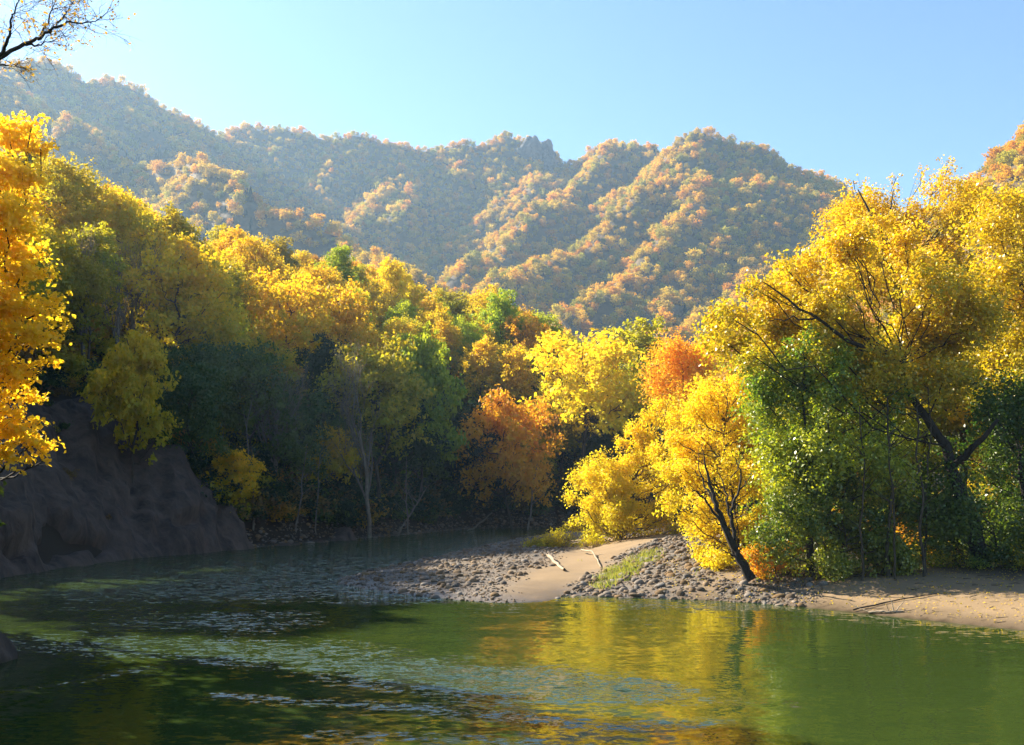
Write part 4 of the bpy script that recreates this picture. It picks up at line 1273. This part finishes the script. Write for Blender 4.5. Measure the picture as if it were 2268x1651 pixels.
near_tree('broadleaf_tree', 'tall golden tree close to the viewer with sprays hanging over the cliff', (-16.4, 29.5),
          [(20, 300, 75, 1), (-20, 380, 80, 0), (50, 400, 70, 0), (20, 480, 80, -.5), (-30, 520, 80, 0), (50, 610, 70, 0), (0, 680, 90, 0), (100, 690, 62, 0, .45), (70, 745, 70, -.5, .5), (-30, 760, 80, 0),
           (20, 830, 75, 0, .5), (60, 880, 55, .5, .45), (-30, 900, 70, 0), (20, 950, 75, 0, .5), (70, 985, 55, 0, .5), (0, 1010, 60, -.5, .4), (45, 1045, 16, -.5, .8), (130, 725, 40, 0, .5), (100, 1020, 28, 0, .5), (90, 330, 45, 1), (70, 280, 45, 1), (110, 800, 40, 0, .5), (125, 660, 40, 0, .5), (90, 940, 40, 0, .5), (30, 560, 70, 1)],
          28, (1.2, -.5, 10.5),   .13, 18000, .135, LEAF['near'], 41, clr=.2)
# branch of a tree that stands out of view
rng = np.random.default_rng(43)
bx_, by_ = -13.0, 10.5
b = np.array([bx_, by_, hz1(bx_, by_) - .2])
mb = MB(); tips = []
def near_branch(pts, ra, rb, Y=13.0, sides=6):
    e = np.array([P(q[0], q[1], Y + (q[2] if len(q) > 2 else 0)) - b for q in pts])
    n = 5 * len(pts); s = np.linspace(0, len(e) - 1, n)
    e = np.stack([np.interp(s, np.arange(len(e)), e[:, k]) for k in range(3)], 1)
    e[1:-1] += rng.normal(size=(n - 2, 3)) * .008
    mb.tube(e, np.linspace(ra, rb, n), sides)
    return e
def twig(p, d, L, r, lev):
    n = 5; pts = [p]; dd = d
    for _ in range(n - 1):
        dd = unit(dd + rng.normal(size=3) * .18); pts.append(pts[-1] + dd * L / (n - 1))
    pts = np.array(pts); mb.tube(pts, np.linspace(r, r * .4, n), 3); tips.append(pts)
    if lev < 2:
        for _ in range(rng.integers(3, 6)):
            k = rng.integers(1, n)
            twig(pts[k], unit(dd + rng.normal(size=3) * .65), L * rng.uniform(.4, .7), r * .6, lev + 1)
main = [near_branch([(-420, 330), (-200, 200), (-60, 145), (0, 128), (50, 100), (85, 88), (118, 62), (150, 50), (195, 52), (222, 45)], .045, .004),
        near_branch([(50, 100), (85, 100, .2), (120, 92, .3)], .02, .004), near_branch([(0, 125), (20, 85, -.3), (25, 40, -.4), (40, 5, -.5)], .028, .006),
        near_branch([(85, 88), (105, 50, .3), (120, 10, .3)], .02, .005), near_branch([(-30, 150), (5, 142, .4), (32, 148, .5)], .02, .004), near_branch([(118, 62), (150, 25, .4), (165, 0, .4)], .014, .003)]
for e in main:
    m = len(e)
    for _ in range(30 if e is main[0] else 12):
        k = rng.integers(m // 3, m)
        if proj(e[k] + b)[0] < -60: continue
        d = unit(np.array([rng.normal() * .5 + .35, rng.normal() * .5, rng.normal() * .45 + .45]))
        twig(e[k], d, rng.uniform(.18, .5), .0042, 0)
mb.tube(wobbly(np.array([0, 0, -.3]), np.array([-.5, .5, 12.0]), 12, .2, rng), np.linspace(.3, .07, 12), 8)
for pts in ([(-420, 330), (-520, 470), (-600, 620)],):
    near_branch(pts, .055, .1)
for k in range(5):
    a = rng.uniform(2.2, 4.5); p = np.array([-.3, .3, rng.uniform(6, 11)])
    e = bez(p, p + np.array([math.cos(a) * 1.5, math.sin(a), 1.2]), p + np.array([math.cos(a) * 3.4, math.sin(a) * 2, 2.0]), 8)
    mb.tube(e, np.linspace(.07, .01, 8), 4); tips += [e[3:]] * 12
T = np.concatenate(tips); n = 800
pos = T[rng.integers(0, len(T), n)] + rng.normal(size=(n, 3)) * .03
V, Q = leaf_quads(pos, rng.normal(size=(n, 3)), .042 * rng.uniform(.6, 1.4, n), rng, .7)
put_tree('broadleaf_tree', mesh_from('crown', V, Q, LEAF['rust'], False, {'tone': np.repeat(rng.random(n), 4)}), mb.mesh('trunk', BARK_DARK), tuple(b), 0, 1.0, None,
         'nearly leafless tree whose thin twiggy branch hangs into the sky', None, 'tree')
# unseen trees of the near bank shade the pool; bushes are added for more shade
for i, (x, y, k, s, c) in enumerate([(-15.8, 21.5, 2, .8, 'gold'), (-14.6, 16.8, 0, .9, 'olive'), (-19, 20.5, 4, 1.0, 'gold'), (-19.7, 26, 4, 1.0, 'gold'), (-16.5, 12, 4, .95, 'olive'), (-20, 15.5, 3, 1.0, 'gold'), (-13.5, 7.5, 2, .9, 'olive'), (-15.4, 25.6, 7, .62, 'green'), (-17.4, 28.6, 7, .6, 'green'), (-14.7, 22.6, 7, .6, 'olive'), (-14.3, 19.8, 7, .62, 'green'), (-13.8, 17.2, 7, .6, 'dark'), (-13.2, 14.6, 7, .62, 'green'), (-12.6, 11.6, 7, .6, 'olive')]):
    put_tree('broadleaf_tree', *PROT[k], (x, y, hz1(x, y) - .2), i * 1.7, s, LEAF[c], ('added unseen bush' if k == 7 else 'leafy tree') + ' of the near bank shading the pool', 'trees of the near bank')

# ------------------------------------------------------------------ grass, driftwood, fallen leaves
gp = ground_poly([(1318, 1282), (1350, 1264), (1400, 1252), (1450, 1246), (1460, 1256), (1420, 1268), (1380, 1284), (1330, 1294)], .4)
n = 2400
c = rng.uniform(gp.min(0) - .5, gp.max(0) + .5, (n * 5, 2))
w = soft_in(c[:, 0], c[:, 1], gp, 1.2) + .3 * fbm(c[:, 0] * 1.5, c[:, 1] * 1.5, 3)
c = c[w > rng.uniform(.35, .8, len(c))][:n]; n = len(c)
z = height(c[:, 0], c[:, 1]); hgt = rng.uniform(.08, .24, n); a = rng.uniform(0, 6.28, n); lean = rng.normal(size=(n, 2)) * .08
wd = np.stack([np.cos(a), np.sin(a), 0 * a], 1) * .014
p0 = np.stack([c[:, 0], c[:, 1], z - .01], 1); p1 = p0 + np.stack([lean[:, 0], lean[:, 1], hgt], 1)
V = np.stack([p0 - wd, p0 + wd, p1 + wd * .3, p1 - wd * .3], 1).reshape(-1, 3)
GRASS = leaf_mat('grass_blade', (0.17, 0.24, 0.02), (0.44, 0.38, 0.05), gloss=.02)
tag(obj('grass', mesh_from('grass', V, np.arange(4 * n).reshape(n, 4), GRASS, False, {'tone': np.repeat(rng.random(n), 4)})), kind='stuff')

def wood(name, label, pts, ra, rb, Z=.35, side=(), mat=DRIFT, cat='driftwood'):
    ps = [G(q[0], q[1], 0.0) for q in pts]
    o3 = []
    for q in pts:                                   # lay it on the bank: find where the sight line meets the ground
        d = ray(q[0], q[1]); t0 = 20.0
        for t in np.arange(20, 110, .15):
            pt = CAM + d * t
            if pt[2] <= hz1(pt[0], pt[1]) + .05: break
        o3.append(pt + np.array([0, 0, ra * .5 + (q[2] if len(q) > 2 else 0)]))
    o3 = np.array(o3); base = o3[0].copy()
    mb = MB()
    def tb(e, ra, rb):
        n = 4 * len(e); s = np.linspace(0, len(e) - 1, n)
        e = np.stack([np.interp(s, np.arange(len(e)), e[:, k]) for k in range(3)], 1)
        e[1:-1] += rng.normal(size=(n - 2, 3)) * ra * .25
        mb.tube(e, np.linspace(ra, rb, n), 6)
    tb(o3 - base, ra, rb)
    for (f, dx, dy, dz, r) in side:
        k = f * (len(o3) - 1); i = int(min(k, len(o3) - 2)); s0 = o3[i] + (o3[i + 1] - o3[i]) * (k - i) - base
        tb(np.array([s0, s0 + np.array([dx, dy, dz]) * .55 + rng.normal(size=3) * .03, s0 + np.array([dx, dy, dz])]), r, r * .3)
    return tag(obj(name, mb.mesh(name, mat), None, tuple(base)), label, cat)
wood('driftwood_log', 'pale driftwood log lying on sand beside the scrub at the gravel tip', [(1214, 1238, .15), (1230, 1250, .05), (1250, 1264)], .10, .06, side=[(.05, -.25, .1, .3, .04)])
wood('driftwood_branch', 'curved grey branch lying on sand below the golden willow thicket', [(1288, 1224, .12), (1312, 1230, .15), (1325, 1245), (1330, 1258)], .05, .02, side=[(.5, .4, -.2, .1, .02)])
wood('driftwood_root', 'pale washed up root with upright prongs on the wet sand edge', [(1925, 1358), (1960, 1357), (2000, 1356)], .045, .03,
     side=[(.0, -.55, .5, .30, .02), (.3, .75, .55, .02, .022), (.75, -.1, .1, .42, .02), (.8, .45, .3, .34, .02), (.95, .25, -.1, .06, .02), (.6, -.12, 0, .26, .015)])
wood('driftwood_stick', 'thin pale stick lying on the gravel under the brilliant yellow willow', [(1578, 1300), (1610, 1294, .03), (1640, 1296), (1668, 1302)], .03, .012)
wood('fallen_trunk', 'bare fallen trunk slanting out of the dark far bank shingle', [(1012, 1190), (1050, 1178, .3), (1090, 1160, 1.0)], .12, .06, mat=BARK_PALE, cat='fallen tree')
wood('sand_crack_strip', 'dark strip drawn for the crack in the open sand before the thicket', [(1890, 1352), (1950, 1338), (2010, 1326), (2075, 1316)], .028, .016, mat=BARK_DARK)  # thin dark rod added to stand for an eroded crack in the sand

n = 3600
x = rng.uniform(6, 30, n * 3); y = rng.uniform(24, 46, n * 3)
dr, _ = pl_dist(x, y, RB); ok = in_poly(x, y, RB_POLY) & (np.abs(dr) < 9) & (np.abs(dr) > .25)
x, y = x[ok][:n], y[ok][:n]; n = len(x)
V, Q = leaf_quads(np.stack([x, y, height(x, y) + .03], 1), np.array([0, 0, 1.0]) + rng.normal(size=(n, 3)) * .35, .07 * rng.uniform(.6, 1.4, n), rng)
tag(obj('fallen_leaves', mesh_from('fallen_leaves', V, Q, LEAF['gold'], False, {'tone': np.repeat(rng.random(n), 4)})), kind='stuff')

mb = MB(); n = 0
while n < 420:
    x, y = rng.uniform(6, 26), rng.uniform(25, 44)
    d_ = float(pl_dist(np.array([x]), np.array([y]), RB)[0][0])
    if not in_poly(np.array([x]), np.array([y]), RB_POLY)[0] or not (.2 < abs(d_) < 7) or rng.random() > (1.0 if abs(d_) < 1.0 or abs(d_) > 4.5 else .25): continue
    a = rng.normal(.3, .7); l = rng.uniform(.08, .4); z = hz1(x, y)
    q = np.array([math.cos(a) * l, -math.sin(a) * l, 0])
    mb.tube(np.array([[x, y, z + .015], [x + q[0] * .5, y + q[1] * .5, z + .03], [x + q[0], y + q[1], hz1(x + q[0], y + q[1]) + .012]]), np.array([1, .8, .4]) * rng.uniform(.004, .012), 3); n += 1
tag(obj('twig_debris', mb.mesh('twig_debris', BARK)), kind='stuff')

# ------------------------------------------------------------------ rock crags on the skyline
def crag(px, top, bot, wpx, Y, seed, label):
    rng = np.random.default_rng(seed)
    c = P(px, bot, Y); hgt = P(px, top, Y)[2] - c[2]; w = wpx * Y / F / 2
    import bmesh
    bm = bmesh.new(); bmesh.ops.create_icosphere(bm, subdivisions=5, radius=1)
    pl = [(unit(rng.normal(size=3) * np.array([1, 1, .3])), rng.uniform(.35, .7)) for _ in range(16)]
    ox = rng.uniform(0, 50)
    for v in bm.verts:
        p = np.array(v.co)
        for nn, d in pl:
            e = p @ nn - d
            if e > 0: p = p - nn * e * .97
        p[:2] *= 1 - .62 * max(p[2], 0) ** .8
        a_ = math.atan2(p[1], p[0])
        rr = 1 + .45 * fbm(np.array([a_ * 1.3 + ox]), np.array([p[2] * 2.0 + ox]), 4)[0] - .25 * abs(fbm(np.array([a_ * 3 + ox]), np.array([p[2] * 6]), 3)[0])
        p[:2] *= rr
        p[2] *= 1 + .22 * fbm(np.array([p[0] * 5 + ox]), np.array([p[1] * 5]), 3)[0]
        v.co = Vector((p[0] * w * 2.2, p[1] * w * 2.2, p[2] * hgt * 1.3))
    me = bpy.data.meshes.new('rock_crag'); bm.to_mesh(me); bm.free(); me.materials.append(CRAG)
    tag(obj('rock_crag', me, None, tuple(c)), label, 'rock')
crag(1205, 306, 368, 70, 985, 3, 'rugged dark rock knob on the mountain crest beside the middle summit')

# ------------------------------------------------------------------ what each look-alike is called
ORD = ['', 'second', 'third', 'fourth', 'fifth', 'sixth', 'seventh', 'eighth', 'ninth', 'tenth']
def sort_out(rows):
    """rows: (object, phrase with the {rank} gap, picture x, picture y): look-alikes of one phrase are told apart by their place"""
    by = {}
    for r in rows:
        by.setdefault(r[1], []).append(r)
    for ph, rs in by.items():
        rs.sort(key=lambda r: r[2])
        n = len(rs)
        for i, r in enumerate(rs):
            if n == 1: k = ''
            elif i == 0: k = 'leftmost '
            elif i == n - 1: k = 'rightmost '
            elif n == 3: k = 'middle '
            else:
                j, w = (i, 'left') if i < n / 2 else (n - 1 - i, 'right')
                r[0]['label'] = ph.replace('{rank}', '') + ', %s from the %s' % (ORD[min(j, 9)], w)
                continue
            r[0]['label'] = ph.replace('{rank}', k)
sort_out(stems)
rows = []
COLS = [(-9999, 'behind the near golden tree'), (170, 'above the bare cliff'), (350, 'beside the bare trees'), (480, 'past the bare trees'), (600, 'before the slope centre'), (720, 'at the slope centre'),
        (850, 'above the dark shingle'), (980, 'towards the river bend'), (1120, 'above the river bend'), (1260, 'over the yellow bend tree'), (1420, 'behind the willow thicket')]
for e, c, x, y, z, hgt, sc_ in hill_trees:
    px, py = proj(np.array([x, y, z + hgt * .6]))
    _, top = proj(np.array([x, y, z + hgt]))
    sky_y = np.interp(px, [0, 150, 230, 300, 430, 600, 760, 950, 1100, 1250, 1400, 1500], [240, 330, 400, 450, 470, 495, 530, 550, 620, 660, 690, 750])
    f = (top - sky_y) / (1190 - sky_y)
    row = 'on the wooded crest' if f < .12 else 'high on the hillside' if f < .3 else 'midway up the hillside' if f < .5 else 'low on the hillside' if f < .72 else 'at the hill foot'
    colm = [w for p, w in COLS if px >= p][-1]
    size = 'small ' if hgt < 7 else 'tall ' if hgt > 12 else ''
    rows.append((e, '{rank}%s%s tree %s %s' % (size, COLWORD[c], row, colm), px, py))
sort_out(rows)
rows = []
for e, c, x, y, hgt, z in right_trees:
    px, py = proj(np.array([x, y, z + hgt]))
    colm = 'behind the fresh green tree' if px < 1880 else 'behind the forked trunk' if px < 2150 else 'at the picture edge'
    row = 'standing deep' if y > 72 else 'standing' if y > 58 else 'standing close'
    rows.append((e, '{rank}%s tree %s %s' % (COLWORD[c], row, colm), px, py))
sort_out(rows)
rows = []
MCOL = [(-9999, 'on the hazy spur beside the golden tree'), (330, 'on the hazy spur over the wooded crest'), (560, 'on the last of the hazy spur'), (820, 'in the valley below the rock knob'),
        (1080, 'on the lit spur foot'), (1240, 'on the lit spurs below the middle summit'), (1400, 'below the tallest summit'), (1560, 'on the shady flank of the tallest summit'), (1850, 'on the rusty hill over the thicket')]
for e, k, x, y, z, m, cw in mount_trees:
    px, py = proj(np.array([x, y, z + 8]))
    sz = 'small ' if m < .62 else '' if m < .85 else 'broad '
    hi = 'high ' if py < 400 else 'low ' if py > 560 else ''
    rows.append((e, '{rank}%s%s tree %s%s' % (sz, cw, hi, [w for p, w in MCOL if px >= p][-1]), px, py))
sort_out(rows)
rows = []
for o, zn, r in STONES:
    x, y, z = o.location
    px, py = proj(np.array([x, y, z]))
    if zn == 0:
        where = 'at the shaded tip of the gravel point' if px < 860 else 'by the sand on the gravel point' if px > 1090 else 'on the upstream back of the gravel point' if py < 1255 else 'at the waterline of the gravel point' if py > 1308 else 'in the middle of the gravel point'
        gname = 'stones of the gravel point'
    elif zn == 1:
        where = 'at the water below the grass patch' if py > 1312 else 'next to the grass patch' if px < 1400 else 'under the brilliant yellow willow' if px > 1540 else 'between grass patch and willow'
        gname = 'stones between the grass patch and the willow'
    else:
        where = 'at the water below the leaning bare tree' if py > 1318 else 'at the foot of the leaning bare tree' if px < 1700 else 'where gravel thins into the sand beach'
        gname = 'stones below the leaning bare tree'
    sz = 'large' if r > .185 else 'medium' if r > .14 else 'small'
    shp = {0: 'rounded', 1: 'flat', 2: 'blocky', 3: 'oval', 4: 'slab like', 5: 'lumpy', 6: 'worn'}[ROCKS.index(o.data)]
    rows.append((o, '{rank}%s %s stone %s' % (sz, shp, where), px, py))
    tag(o, None, 'stone', gname)
sort_out(rows)

# ------------------------------------------------------------------ haze
hz = bpy.data.meshes.new('haze')
x0, x1, y0, y1, z0, z1 = -1550, 1550, -450, 1950, -8, 385
hv = [(x0, y0, z0), (x1, y0, z0), (x1, y1, z0), (x0, y1, z0), (x0, y0, z1), (x1, y0, z1), (x1, y1, z1), (x0, y1, z1)]
hz.from_pydata(hv, [], [(0, 3, 2, 1), (4, 5, 6, 7), (0, 1, 5, 4), (1, 2, 6, 5), (2, 3, 7, 6), (3, 0, 4, 7)])
hm, ns, ls = new_mat('haze')
pv = nd(ns, 'ShaderNodeVolumePrincipled')
pv.inputs['Color'].default_value = (0.47, 0.71, 1.0, 1)
pv.inputs['Density'].default_value = 0.00021
pv.inputs['Anisotropy'].default_value = 0.3
ho = nd(ns, 'ShaderNodeOutputMaterial')
ls.new(pv.outputs[0], ho.inputs['Volume'])
hz.materials.append(hm)
tag(obj('haze', hz), kind='stuff')
